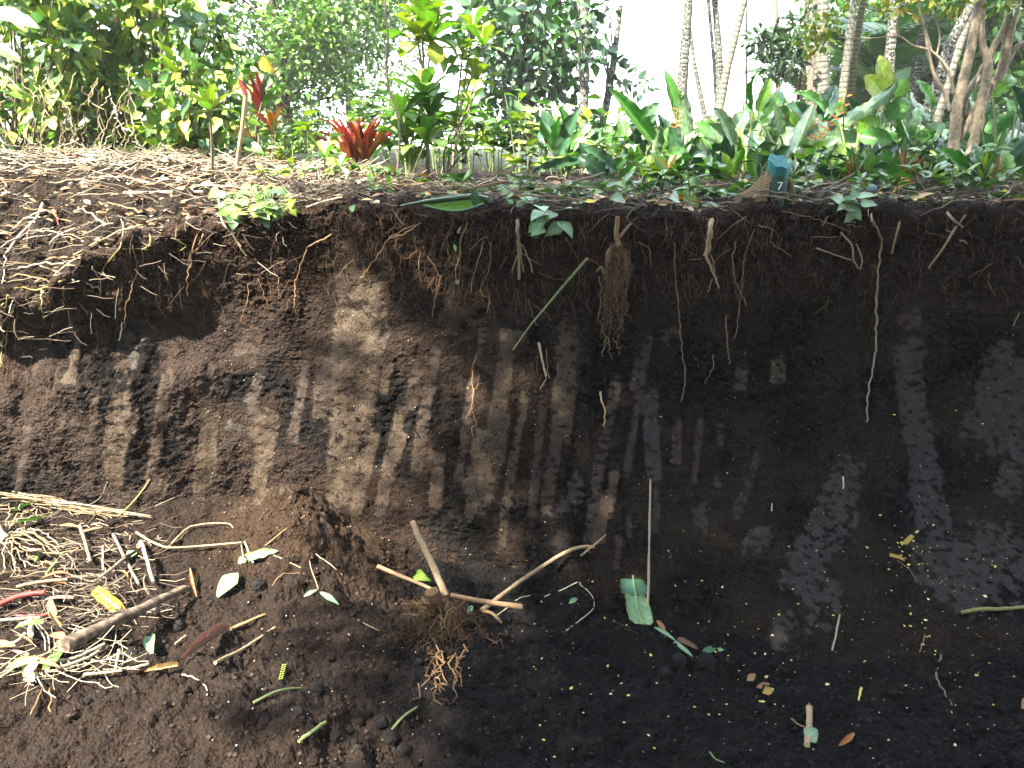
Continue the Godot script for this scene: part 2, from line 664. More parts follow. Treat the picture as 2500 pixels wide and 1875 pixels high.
# the scraped marks of the digger's teeth: [tile, tone, speckle, half width in tile pixels, points...]
const MARKS := [
	["S", 0, 0.1, 56, 882, 650, 872, 760], ["S", 0, 0.15, 50, 872, 740, 866, 900, 858, 1000], ["S", 0, 0.35, 40, 858, 980, 842, 1110, 832, 1250], ["S", 0, 0.1, 20, 1245, 800, 1225, 950, 1205, 1060],
	["S", 0, 0.15, 36, 1205, 1040, 1185, 1140, 1160, 1235], ["S", 0, 0.3, 26, 1388, 790, 1378, 950, 1368, 1090], ["S", 0, 0.15, 21, 517, 985, 505, 1100, 490, 1222], ["S", 0, 0.2, 22, 302, 940, 288, 1070, 272, 1190],
	["S", 0, 0.25, 26, 655, 1000, 642, 1120, 630, 1232], ["S", 0, 0.1, 14, 982, 985, 955, 1110, 925, 1262], ["S", 0, 0.1, 13, 918, 1055, 892, 1160, 866, 1262], ["S", 0, 0.1, 14, 1068, 1135, 1062, 1245],
	["S", 2, 0.3, 26, 1120, 740, 1090, 800], ["S", 2, 0.2, 16, 1030, 880, 1000, 1000], ["S", 2, 0.2, 18, 790, 860, 780, 1010],
	["S", 1, 0.3, 26, 2216, 830, 2228, 1000, 2258, 1150, 2270, 1290], ["S", 1, 0.2, 44, 2490, 850, 2445, 990, 2395, 1085], ["S", 1, 0.35, 62, 2285, 1290, 2330, 1400, 2430, 1465], ["S", 1, 0.45, 66, 2390, 1310, 2510, 1400],
	["S", 1, 0.5, 34, 2075, 1150, 2010, 1300, 1945, 1420], ["S", 1, 0.2, 16, 1588, 950, 1592, 1090, 1600, 1180],
	["D1", 0, 0.0, 40, 590, 130, 520, 620], ["D1", 3, 0.0, 60, 1070, 195, 1040, 280], ["D1", 3, 0.0, 28, 1040, 280, 1000, 470], ["D1", 0, 0.2, 30, 480, 850, 420, 1050],
	["D1", 0, 0.2, 70, 1000, 800, 960, 1000], ["D1", 0, 0.1, 38, 960, 1000, 880, 1350], ["D1", 0, 0.0, 26, 1640, 770, 1600, 1040], ["D1", 0, 0.1, 45, 1600, 1040, 1540, 1470],
	["D1", 0, 0.0, 30, 1280, 1310, 1220, 1450], ["D1", 3, 0.2, 36, 1960, 650, 1900, 760], ["D1", 0, 0.1, 50, 2080, 870, 2010, 1300, 1990, 1420], ["D1", 2, 0.3, 80, 1890, 130, 1900, 400],
	["D1", 3, 0.4, 60, 1850, 880, 1790, 960], ["D1", 2, 0.5, 90, 600, 880, 650, 1080],
	["D2", 2, 0.3, 45, 90, 150, 20, 480], ["D2", 0, 0.0, 190, 930, 60, 960, 170], ["D2", 0, 0.0, 120, 830, 150, 830, 400], ["D2", 0, 0.25, 120, 830, 400, 830, 600],
	["D2", 0, 0.3, 105, 790, 600, 760, 800], ["D2", 0, 0.5, 70, 730, 800, 700, 950], ["D2", 0, 0.4, 60, 690, 1150, 710, 1450], ["D2", 0, 0.0, 36, 1100, 430, 1060, 680],
	["D2", 0, 0.2, 55, 1570, 100, 1580, 250], ["D2", 0, 0.3, 34, 1340, 450, 1260, 750], ["D2", 0, 0.0, 42, 1220, 950, 1150, 1200], ["D2", 0, 0.1, 44, 1100, 1260, 1060, 1450, 1030, 1600],
	["D2", 0, 0.0, 38, 1000, 1000, 920, 1230], ["D2", 0, 0.1, 34, 910, 1280, 850, 1580], ["D2", 0, 0.0, 42, 1480, 1250, 1470, 1550], ["D2", 0, 0.1, 70, 2120, 160, 2070, 260],
	["D2", 0, 0.0, 33, 2040, 260, 1980, 800], ["D2", 0, 0.0, 60, 1990, 800, 1930, 1100], ["D2", 0, 0.1, 85, 1930, 1100, 1850, 1300], ["D2", 0, 0.3, 55, 1850, 1300, 1790, 1500],
	["D2", 0, 0.0, 22, 1780, 1000, 1760, 1150], ["D2", 0, 0.3, 36, 1740, 1400, 1720, 1640], ["D2", 2, 0.5, 120, 1750, 300, 1700, 330], ["D2", 2, 0.4, 60, 1480, 1100, 1470, 1230],
	["D2", 2, 0.6, 80, 620, 380, 600, 900],
	["D3", 0, 0.3, 46, 580, 200, 580, 500], ["D3", 0, 0.35, 55, 580, 500, 560, 750], ["D3", 0, 0.3, 52, 550, 750, 530, 1080], ["D3", 2, 0.2, 32, 410, 750, 370, 960, 340, 1300, 310, 1640],
	["D3", 1, 0.1, 44, 1230, 650, 1225, 950], ["D3", 1, 0.3, 30, 1230, 950, 1265, 1180], ["D3", 2, 0.2, 22, 1140, 370, 1080, 650], ["D3", 0, 0.1, 38, 950, 1250, 930, 1450, 880, 1640],
	["D3", 2, 0.3, 32, 1440, 900, 1420, 1230], ["D3", 2, 0.3, 28, 1620, 850, 1560, 1350], ["D3", 1, 0.6, 26, 1770, 880, 1760, 1080], ["D3", 1, 0.4, 22, 1270, 1350, 1270, 1640],
	["D3", 1, 0.75, 70, 700, 1300, 560, 1600], ["D3", 2, 0.4, 40, 1935, 450, 1920, 650], ["D3", 1, 0.7, 26, 2060, 1130, 1880, 1650], ["D3", 2, 0.6, 90, 1330, 170, 1400, 230],
	["D3", 1, 0.7, 30, 1740, 1330, 1710, 1450], ["D3", 1, 0.7, 34, 1620, 1500, 1560, 1640],
	["D4", 0, 0.2, 50, 320, 400, 310, 600], ["D4", 2, 0.3, 60, 1340, 0, 1330, 200], ["D4", 1, 0.45, 40, 1330, 220, 1310, 300], ["D4", 1, 0.5, 60, 1340, 520, 1380, 900],
	["D4", 1, 0.5, 62, 1390, 900, 1430, 1250], ["D4", 1, 0.5, 75, 1430, 1250, 1450, 1640], ["D4", 1, 0.35, 90, 2150, 320, 2080, 600], ["D4", 1, 0.4, 70, 2060, 640, 2030, 800],
	["D4", 1, 0.25, 60, 1960, 850, 1870, 1010], ["D4", 1, 0.45, 60, 2120, 860, 2200, 900], ["D4", 1, 0.55, 60, 2200, 1000, 2120, 1250, 2060, 1500], ["D4", 1, 0.8, 70, 900, 1150, 760, 1640],
	["C3", 0, 0.0, 30, 440, 20, 390, 330], ["C3", 1, 0.2, 15, 580, 130, 580, 290], ["C3", 2, 0.2, 20, 525, 280, 500, 480], ["C3", 1, 0.5, 30, 1010, 50, 1010, 270], ["C3", 1, 0.3, 22, 745, 50, 730, 260],
	["C3", 1, 0.5, 18, 1240, 30, 1210, 180], ["C3", 1, 0.7, 40, 1400, 260, 1290, 360],
	["C4", 1, 0.45, 80, 1160, 60, 1180, 300], ["C4", 1, 0.5, 100, 1200, 300, 1300, 520], ["C4", 1, 0.6, 90, 1300, 480, 1520, 640], ["C4", 1, 0.6, 110, 1400, 200, 1600, 420],
	["C4", 1, 0.6, 80, 1620, 440, 1720, 560], ["C4", 1, 0.75, 90, 640, 60, 600, 260], ["C4", 1, 0.6, 60, 420, 390, 320, 620], ["C4", 1, 0.7, 110, 560, 480, 430, 740], ["C4", 1, 0.75, 50, 300, 700, 220, 950],
	["C4", 1, 0.7, 50, 540, 770, 500, 830], ["C4", 1, 0.7, 60, 180, 200, 60, 360],
]


func tone(k: int) -> Color:
	return [Color(0.118, 0.079, 0.049), Color(0.062, 0.053, 0.050), Color(0.078, 0.048, 0.032), Color(0.090, 0.073, 0.060)][k]


func build_soil():
	for k in NE:
		X.append(-XF - pow(1.0 - float(k) / NE, 1.8) * 6.0)
	var cnt := int(2.0 * XF / XS)
	for k in cnt + 1:
		X.append(-XF + 2.0 * XF * k / cnt)
	for k in NE:
		X.append(XF + pow((k + 1.0) / NE, 1.8) * 6.0)
	NX = X.size()
	NROW = NA + NB + NCF + NCC
	BASE.resize(NX * NROW)
	for j in NROW:
		for i in NX:
			BASE[j * NX + i] = base_point(X[i], j)
	SM.resize(NX * NROW)
	ST.resize(NX * NROW)
	SF.resize(NX * NROW)
	for m in MARKS:
		var q: Array = m.duplicate()
		q[2] *= 0.7 if q[1] == 1 else 0.55
		q[3] *= 1.2 if q[1] == 1 else 1.08
		lay_mark(q)
	# the fainter parallel scrapes between them, all leaning the same way
	for k in 15:
		var x := 60.0 + k * 105.0 + rnd(-16, 16)
		var y := rnd(690, 980)
		var l := rnd(260, 480)
		if y + l > 1330:
			l = 1330 - y
		var w := rnd(9, 18)
		lay_mark(["S", pick([2, 2, 0, 2]) if x < 1300 else 2, rnd(0.2, 0.4), w, x + 0.16 * l, y, x + 0.06 * l + rnd(-4, 4), y + l * 0.55, x, y + l])
	var nb := normals(BASE)
	POS.resize(NX * NROW)
	COL.resize(NX * NROW)
	for j in NROW:
		for i in NX:
			var id := j * NX + i
			var p := BASE[id]
			var sm := SM[id]
			var mid := n_mid.get_noise_3dv(p)
			var cell := n_cell.get_noise_3dv(p * Vector3(1.0, 1.35, 1.0))
			var low := n_low.get_noise_3dv(p * Vector3(1.3, 1.3, 1.0) + Vector3(50, 0, 0))
			var edge := n_edge.get_noise_3dv(p * Vector3(1.0, 1.8, 1.0))
			var fine := n_fine.get_noise_3dv(p * 75.0)
			var crumb := n_crumb.get_noise_3dv(p) + 0.5
			var d := 0.0
			var c := Color()
			if j < NA:
				d = 0.04 * mid + 0.022 * (cell + 0.4) + 0.005 * fine
				c = Color(0.034, 0.023, 0.016).lerp(Color(0.075, 0.049, 0.031), smoothstep(-0.1, 0.5, edge))
			elif j < NA + NB:
				var blackish := smoothstep(-0.6, 1.4, p.x)  # soil turns blacker towards the right end of the wall
				var rough := 1.0 - SF[id]
				var broken := smoothstep(0.04, 0.30, low * 1.1 + mid * 0.5)
				d = 0.020 * mid + rough * (0.012 * mid - 0.012 * broken + (0.018 + 0.026 * broken) * (cell + 0.52)) + 0.0115 * rough * crumb * (0.45 + 0.55 * broken + 0.4 * maxf(0.0, edge)) + 0.0035 * rough * fine + 0.0012 * fine
				d *= lerpf(1.0, 0.9, blackish)
				var black := Color(0.017, 0.0142, 0.0135).lerp(Color(0.0115, 0.0107, 0.0117), blackish)
				var brown := Color(0.050, 0.033, 0.025).lerp(Color(0.040, 0.0275, 0.021), blackish).lerp(Color(0.078, 0.054, 0.044), smoothstep(-1.0, -1.6, p.x))  # left end paler: brightness of the sunlit soil put into its colour
				c = brown.lerp(black, smoothstep(0.02, 0.22, low + edge * 0.45 + 0.06 * blackish))
				# brown topsoil over the darker layer, its lower edge uneven
				var tops := smoothstep(1.12, 1.26, p.y + 0.22 * low + 0.10 * edge)
				c = c.lerp(Color(0.074, 0.046, 0.031).lerp(Color(0.064, 0.042, 0.030), blackish), tops * 0.85)
				var red := smoothstep(0.25, 0.42, n_low.get_noise_3dv(p * 2.1 + Vector3(0, 80, 0)) + 0.3 * edge)
				c = c.lerp(Color(0.075, 0.044, 0.031), red * 0.5 * (1.0 - blackish * 0.7))
				c = c.lerp(tone(ST[id]), sm * (0.84 + 0.3 * edge))
			else:
				var near := smoothstep(-0.75, -0.25, p.x + 0.5 * low + 0.15 * edge - 0.3 * (p.z + 2.8))
				d = 0.050 * mid + 0.030 * (cell + 0.35) + 0.011 * crumb + 0.004 * fine
				d *= smoothstep(0.0, 0.05, float(j - NA - NB) / NCF) * 0.6 + 0.4
				c = Color(0.046, 0.030, 0.0225).lerp(Color(0.0145, 0.0128, 0.0133), near)
				c = c.lerp(Color(0.030, 0.022, 0.019), smoothstep(0.1, 0.4, edge) * 0.6)
				# the heap of loose red-brown soil at the wall foot
				var hx := (p.x + 1.02) / 0.52
				var hz := (p.z + 3.42) / 0.42
				c = c.lerp(Color(0.074, 0.045, 0.029), smoothstep(1.05, 0.8, sqrt(hx * hx + hz * hz) + 0.5 * edge + 0.4 * low))
				c = c.lerp(tone(ST[id]), sm * 0.8)
			var g := 0.78 + 0.26 * edge + 0.14 * fine
			c = Color(c.r * g, c.g * g, c.b * g)
			POS[id] = p + nb[id] * d
			COL[id] = c
	var nn := normals(POS)
	cut_rows("bank_top", 0, NA, nn)
	cut_rows("earth_wall", NA, NA + NB, nn)
	cut_rows("pit_floor", NA + NB, NROW - 1, nn)


func lay_mark(m: Array):
	var pts := PackedVector3Array()
	for k in range(4, m.size(), 2):
		pts.append(hit_base(sp(m[0], m[k], m[k + 1])))
	var scale: float = TILES[m[0]][2]
	for k in pts.size() - 1:
		var a := pts[k]
		var b := pts[k + 1]
		# half width in metres, from tile pixels to photograph pixels to the distance of the mark
		var w: float = m[3] / scale / 1250.0 * TAN * 4.0 / 3.0 * (a - CAM).length()
		var i0 := clampi(col_of(minf(a.x, b.x) - w * 1.6), 0, NX - 1)
		var i1 := clampi(col_of(maxf(a.x, b.x) + w * 1.6), 0, NX - 1)
		var lo := a.min(b) - Vector3.ONE * w * 1.6
		var hi := a.max(b) + Vector3.ONE * w * 1.6
		for j in range(NA + 8, NA + NB + 200):
			var mid := BASE[j * NX + (i0 + i1) / 2]
			if mid.y < lo.y - 0.2 or mid.y > hi.y + 0.2:
				continue
			for i in range(i0, i1 + 1):
				var id := j * NX + i
				var p := BASE[id]
				var q := Geometry3D.get_closest_point_to_segment(p, a, b)
				var d := p.distance_to(q) / w
				if d > 1.6:
					continue
				var e := n_edge.get_noise_3d(p.x * 0.9 + 5.0, p.y * 1.3, p.z)
				var wide := 1.0 + 0.28 * n_low.get_noise_2d(p.y * 2.6 + a.x * 9.0, 2.0)
				var f := smoothstep(1.10, 0.84, d / wide + e * 0.30)
				# frayed ends
				var e0: float = q.distance_to(pts[0]) / w
				var e1: float = q.distance_to(pts[pts.size() - 1]) / w
				f *= smoothstep(-0.16, 0.10, e * 1.1 + minf(e0, e1) / 0.9 - 0.30)
				SF[id] = maxf(SF[id], smoothstep(1.25, 0.75, d + e * 0.4) * (1.0 - m[2] * 0.3))
				if m[2] > 0.0:
					var s := n_edge.get_noise_2d(p.x * 1.0, (p.y - p.z * 0.6) * 1.5 + 60.0) + 0.22 * n_fine.get_noise_2d(p.x * 60.0, (p.y - p.z * 0.6) * 100.0)
					f *= smoothstep(-0.02, 0.12, s + 0.46 - m[2] * 0.85 * (0.45 + 0.65 * d))
				if f > SM[id]:
					SM[id] = f
					ST[id] = m[1]


func cut_rows(called: String, j0: int, j1: int, nn: PackedVector3Array):
	var mb := MB.new()
	mb.v = POS.slice(j0 * NX, (j1 + 1) * NX)
	mb.n = nn.slice(j0 * NX, (j1 + 1) * NX)
	mb.c = COL.slice(j0 * NX, (j1 + 1) * NX)
	mb.uv.resize(mb.v.size())
	var rows := j1 - j0 + 1
	mb.ix.resize((rows - 1) * (NX - 1) * 6)
	var k := 0
	for j in rows - 1:
		for i in NX - 1:
			var a := j * NX + i
			mb.ix[k] = a
			mb.ix[k + 1] = a + 1
			mb.ix[k + 2] = a + NX + 1
			mb.ix[k + 3] = a
			mb.ix[k + 4] = a + NX + 1
			mb.ix[k + 5] = a + NX
			k += 6
	if called != "earth_wall" and called != "pit_floor":
		structure(called, mb.mesh(false), M.soil)
		return
	var rest := PackedInt32Array()
	var slick := PackedInt32Array()
	for t in range(0, mb.ix.size(), 3):
		var g := j0 * NX
		if SM[g + mb.ix[t]] + SM[g + mb.ix[t + 1]] + SM[g + mb.ix[t + 2]] > 1.5:
			slick.append(mb.ix[t])
			slick.append(mb.ix[t + 1])
			slick.append(mb.ix[t + 2])
		else:
			rest.append(mb.ix[t])
			rest.append(mb.ix[t + 1])
			rest.append(mb.ix[t + 2])
	mb.ix = rest
	var m := mb.mesh(false)
	m.surface_set_material(0, M.soil)
	if slick.size():
		var a := []
		a.resize(Mesh.ARRAY_MAX)
		a[Mesh.ARRAY_VERTEX] = mb.v
		a[Mesh.ARRAY_NORMAL] = mb.n
		a[Mesh.ARRAY_COLOR] = mb.c
		a[Mesh.ARRAY_INDEX] = slick
		m.add_surface_from_arrays(Mesh.PRIMITIVE_TRIANGLES, a)
		m.surface_set_material(1, M.scraped)
	structure(called, m, null)


func col_of(x: float) -> int:
	if x < -XF:
		return NE - 1
	if x > XF:
		return NX - NE
	return NE + int(round((x + XF) / (2.0 * XF) * (NX - 2 * NE - 1)))


func solid(p: Vector3) -> bool:
	if p.y < floor_y(p.x, p.z):
		return true
	return p.z < wall_z(p.x, p.y) and p.y < top_y(p.x, p.z)


func hit_base(s: Vector2) -> Vector3:
	var d := ray(s)
	var t := 1.6
	while t < 12.0:
		if solid(CAM + d * t):
			break
		t += 0.06
	var lo := t - 0.06
	var hi := t
	for k in 9:
		var m := (lo + hi) * 0.5
		if solid(CAM + d * m):
			hi = m
		else:
			lo = m
	return CAM + d * hi


# the point of the finished surface that a spot of the photograph shows
func hit(s: Vector2) -> Vector3:
	return snap(hit_base(s))


func snap(p: Vector3) -> Vector3:
	var i := col_of(p.x)
	var best := 1e9
	var q := p
	var j := row_of(p)
	for jj in range(maxi(j - 14, 0), mini(j + 15, NROW)):
		var e := BASE[jj * NX + i].distance_squared_to(p)
		if e < best:
			best = e
			q = p + POS[jj * NX + i] - BASE[jj * NX + i]
	return q


func row_of(p: Vector3) -> int:
	var f := tab(p.x, FOOT_Z)
	var ty := lip_y(p.x)
	var z0 := wall_z(p.x, ty) - RIM
	if p.z < z0 and p.y > ty - 0.12:
		return clampi(int(NA * (1.0 - pow(clampf((z0 - p.z) / 3.6, 0.0, 1.0), 1.0 / 1.7))), 0, NA - 1)
	var fy := floor_y(p.x, f)
	if p.z > f - 0.02 and p.y < fy + 0.3:
		return NA + NB + clampi(int((p.z - f) / (-1.25 - f) * (NCF - 1)), 0, NCF - 1)
	return NA + 10 + clampi(int((ty - RIM - p.y) / (ty - RIM - fy) * (NB - 10)), 0, NB - 11)


func on_top(x: float, z: float) -> Vector3:
	if z < -7.4:
		return Vector3(x, tab(x, BACK_Y), z)
	return snap(Vector3(x, top_y(x, z), z))


func on_floor(x: float, z: float) -> Vector3:
	return snap(Vector3(x, floor_y(x, z), z))


# where the garden ground is below a spot of the photograph, at a distance behind the wall
func garden(sx: float, depth: float) -> Vector3:
	var p := at(Vector2(sx, 420.0), depth)
	return on_top(p.x, -depth)


func build_far_ground():
	var mb := MB.new()
	var nx := 60
	var nz := 60
	for j in nz + 1:
		for i in nx + 1:
			var u := float(i) / nx * 2.0 - 1.0
			var x := signf(u) * (absf(u) * 8.0 + pow(absf(u), 4.0) * 140.0)
			var w := float(j) / nz
			var z := -7.2 - w * 12.0 - pow(w, 4.0) * 200.0
			var y := tab(x, BACK_Y) - 0.03 + 0.05 * n_low.get_noise_2d(x * 0.6, z * 0.6) * minf(1.0, w * 8.0)
			var g := 0.8 + 0.5 * n_mid.get_noise_2d(x, z)
			mb.put(Vector3(x, y, z), Vector3.UP, Vector2(), Color(0.035 * g, 0.05 * g, 0.02 * g))
	for j in nz:
		for i in nx:
			var a := j * (nx + 1) + i
			mb.quad(a, a + 1, a + nx + 2, a + nx + 1)
	structure("garden_ground", mb.mesh(), M.soil)
	var mf := MB.new()
	for j in 21:
		for i in 41:
			var u := i / 20.0 - 1.0
			var x := signf(u) * (absf(u) * 9.0 + pow(absf(u), 4.0) * 100.0)
			var z := 3.45 + j * 0.4 + pow(j / 20.0, 4.0) * 100.0
			var g := 0.8 + 0.5 * n_mid.get_noise_2d(x, z)
			mf.put(Vector3(x, floor_y(clampf(x, -9, 9), 3.45) + 0.1 * n_low.get_noise_2d(x, z) * minf(1.0, j * 0.2), z), Vector3.UP, Vector2(), Color(0.05 * g, 0.034 * g, 0.023 * g))
	for j in 20:
		for i in 40:
			var a := j * 41 + i
			mf.quad(a, a + 1, a + 42, a + 41)
	structure("yard_ground", mf.mesh(), M.soil)


# ------------------------------------------------------------------ leaves
# a blade of unit length along +y and unit width along x, face towards +z; bend: how far it curls back, fold: how deep the midrib lies
func blade(profile: Array, bend: float, fold: float, rows: int, cols: int, wave := 0.0, torn := 0.0, sd := 1) -> ArrayMesh:
	var mb := MB.new()
	var f := FastNoiseLite.new()
	noise(f, FastNoiseLite.TYPE_SIMPLEX_SMOOTH, 1.0, 2, sd)
	var y := 0.0
	var z := 0.0
	var ctr := []
	for r in rows + 1:
		var s := float(r) / rows
		var ang := bend * s * s
		ctr.append([s, y, z, ang])
		y += cos(ang) / rows
		z -= sin(ang) / rows
	for r in rows + 1:
		var s: float = ctr[r][0]
		var w := tab(s, profile) * 0.5
		if torn > 0.0:
			w *= 1.0 - torn * maxf(0.0, f.get_noise_2d(s * 16.0, 9.0)) * 1.5
		for k in range(-cols, cols + 1):
			var u := float(k) / cols
			var lift := fold * absf(u) * w * 0.4 + 0.6 * wave * f.get_noise_2d(s * 5.0 + (20.0 if u < 0.0 else 0.0), absf(u) * 1.5) * absf(u)
			var a: float = ctr[r][3]
			mb.put(Vector3(u * w, ctr[r][1] + lift * sin(a), ctr[r][2] + lift * cos(a)), Vector3(0, 0, 1), Vector2(u * 0.5 + 0.5, s))
	var n := 2 * cols + 1
	for r in rows:
		for k in n - 1:
			var a := r * n + k
			mb.quad(a, a + 1, a + n + 1, a + n)
	for r in rows + 1:
		for k in n:
			var dx := mb.v[r * n + mini(k + 1, n - 1)] - mb.v[r * n + maxi(k - 1, 0)]
			var dy := mb.v[mini(r + 1, rows) * n + k] - mb.v[maxi(r - 1, 0) * n + k]
			var m := dx.cross(dy)
			mb.n[r * n + k] = m.normalized() if m.length() > 1e-9 else Vector3(0, 0, 1)
	return mb.mesh()


const P_OVATE := [0.0, 0.06, 0.12, 0.55, 0.36, 1.0, 0.7, 0.62, 0.92, 0.18, 1.0, 0.0]
const P_LANCE := [0.0, 0.12, 0.2, 0.7, 0.5, 1.0, 0.8, 0.55, 1.0, 0.0]
const P_HEART := [0.0, 0.55, 0.14, 0.98, 0.32, 0.95, 0.6, 0.6, 0.85, 0.24, 1.0, 0.0]
const P_OBOVATE := [0.0, 0.07, 0.25, 0.34, 0.6, 0.9, 0.76, 1.0, 0.93, 0.62, 1.0, 0.05]
const P_PADDLE := [0.0, 0.25, 0.07, 0.75, 0.25, 1.0, 0.65, 0.92, 0.88, 0.5, 1.0, 0.02]
const P_STRIP := [0.0, 0.8, 0.1, 1.0, 0.7, 0.85, 1.0, 0.0]
const P_PIECE := [0.0, 0.7, 0.1, 0.98, 0.5, 1.0, 0.9, 0.92, 1.0, 0.8]


func build_unit_leaves():
	U.ovate = [blade(P_OVATE, 0.5, 0.35, 6, 1), blade(P_OVATE, 1.0, 0.25, 6, 1), blade(P_OVATE, 0.15, 0.5, 6, 1)]
	U.small = [blade(P_OVATE, 0.5, 0.3, 3, 1)]
	U.lance = [blade(P_LANCE, 0.6, 0.4, 7, 1), blade(P_LANCE, 1.2, 0.35, 7, 1), blade(P_LANCE, 0.2, 0.5, 7, 1)]
	U.heart = [blade(P_HEART, 0.4, 0.25, 6, 2, 0.05, 0.0, 4), blade(P_HEART, 0.9, 0.3, 6, 2, 0.06, 0.0, 5)]
	U.obovate = [blade(P_OBOVATE, 0.5, 0.3, 8, 2, 0.03, 0.0, 6), blade(P_OBOVATE, 1.1, 0.3, 8, 2, 0.03, 0.0, 7), blade(P_OBOVATE, 1.7, 0.25, 8, 2, 0.03, 0.0, 8)]
	U.paddle = [blade(P_PADDLE, 0.3, 0.5, 16, 3, 0.10, 0.25, 11), blade(P_PADDLE, 0.8, 0.4, 16, 3, 0.12, 0.3, 12), blade(P_PADDLE, 1.3, 0.35, 16, 3, 0.12, 0.5, 13), blade(P_PADDLE, 0.1, 0.8, 16, 3, 0.08, 0.15, 14)]
	U.strip = [blade(P_STRIP, 0.3, 0.3, 6, 1), blade(P_STRIP, 1.3, 0.3, 7, 1), blade(P_STRIP, -0.6, 0.5, 6, 1)]
	U.piece = [blade(P_PIECE, 0.12, 0.12, 10, 3, 0.10, 0.1, 17)]
	U.frond = [frond(13, 0.9)]
	U.sprig = [sprig()]


# a palm frond of unit length: a rib with narrow leaflets on both sides, joined since each is a pixel or two wide
func frond(pairs: int, bend: float) -> ArrayMesh:
	var mb := MB.new()
	var y := 0.0
	var z := 0.0
	var p := PackedVector3Array()
	for k in pairs * 2 + 1:
		p.append(Vector3(0, y, z))
		var a := bend * k / (pairs * 2.0)
		y += cos(a) / (pairs * 2.0)
		z -= sin(a) / (pairs * 2.0)
	tube(mb, p, 0.012, 0.003, 4, 0.0)
	for k in range(2, pairs * 2 + 1):
		var s := k / (pairs * 2.0)
		var l := 0.34 * sin(PI * clampf(s * 0.85 + 0.12, 0.0, 1.0))
		for side in [-1, 1]:
			var o := p[k]
			var tip: Vector3 = o + Vector3(side * l * 0.85, l * 0.5, -l * 0.35)
			var w := Vector3(0, 0.013, 0)
			var nn: Vector3 = Vector3(side * -0.2, 0, 1).normalized()
			var a := mb.put(o - w, nn, Vector2(0, 0))
			var b := mb.put(o + w, nn, Vector2(1, 0))
			var m: Vector3 = o.lerp(tip, 0.55) + Vector3(0, 0, l * 0.08)
			var c := mb.put(m + w, nn, Vector2(1, 0.5))
			var d := mb.put(m - w, nn, Vector2(0, 0.5))
			var e := mb.put(tip, nn, Vector2(0.5, 1))
			mb.quad(a, b, c, d)
			mb.tri(d, c, e)
	return mb.mesh()


# a spray of small leaflets, unit length
func sprig() -> ArrayMesh:
	var mb := MB.new()
	for k in 7:
		for side in [-1, 1]:
			var s := (k + 0.5) / 7.0
			var o := Vector3(0, s, 0)
			var l := 0.30
			var tip: Vector3 = o + Vector3(side * l, 0.12, -0.06)
			var d: Vector3 = (tip - o).normalized()
			var w := Vector3(-d.y, d.x, 0) * 0.065
			var nn: Vector3 = Vector3(side * 0.15, 0, 1).normalized()
			var a := mb.put(o, nn, Vector2(0.5, 0))
			var b := mb.put(o.lerp(tip, 0.55) + w, nn, Vector2(1, 0.5))
			var c := mb.put(tip, nn, Vector2(0.5, 1))
			var e := mb.put(o.lerp(tip, 0.55) - w, nn, Vector2(0, 0.5))
			mb.quad(a, b, c, e)
	return mb.mesh()


# place a unit blade from its base to its tip; face: which way its upper face looks
func blade_xf(b: Vector3, t: Vector3, width: float, face: Vector3) -> Transform3D:
	var y := t - b
	var l := y.length()
	y /= l
	var x := y.cross(face)
	if x.length() < 0.05:
		x = y.cross(Vector3(0.3, 0.2, 1.0))
	x = x.normalized()
	var z := x.cross(y)
	return Transform3D(Basis(x * width, y * l, z * l), b)


func rand_dir() -> Vector3:
	var z := rnd(-1, 1)
	var a := rnd(0, TAU)
	var r := sqrt(1.0 - z * z)
	return Vector3(r * cos(a), z, r * sin(a))


# many small leaves of one crown
func leaf_cloud(parent: Node3D, called: String, mesh: Mesh, m: Material, xfs: Array, cols: Array) -> MultiMeshInstance3D:
	var mm := MultiMesh.new()
	mm.transform_format = MultiMesh.TRANSFORM_3D
	mm.use_colors = true
	mm.mesh = mesh
	mm.instance_count = xfs.size()
	for k in xfs.size():
		mm.set_instance_transform(k, xfs[k])
		mm.set_instance_color(k, cols[k])
	var o := MultiMeshInstance3D.new()
	o.name = called
	o.multimesh = mm
	o.material_override = m
	parent.add_child(o, true)
	o.set_meta("kind", "stuff")
	return o


# clumps: [centre, radius, leaves]; returns transforms and colours
func fill(clumps: Array, size: float, wide: float, pal: Array, up := 0.6, droop := 0.3) -> Array:
	var xfs := []
	var cols := []
	for c in clumps:
		for k in int(c[2]):
			var d := rand_dir()
			var p: Vector3 = c[0] + d * c[1] * pow(R.randf(), 0.45) * Vector3(1, 0.8, 1)
			var dir := (d + Vector3(rnd(-1, 1), rnd(-1, 1) - droop, rnd(-1, 1)) * 0.8).normalized()
			var l := size * rnd(0.6, 1.25)
			var face := (Vector3.UP * up + rand_dir()).normalized()
			xfs.append(blade_xf(p, p + dir * l, l * wide, face))
			var q: Color = pick(pal)
			var g := rnd(0.75, 1.25)
			cols.append(Color(q.r * g, q.g * g, q.b * g))
	return [xfs, cols]


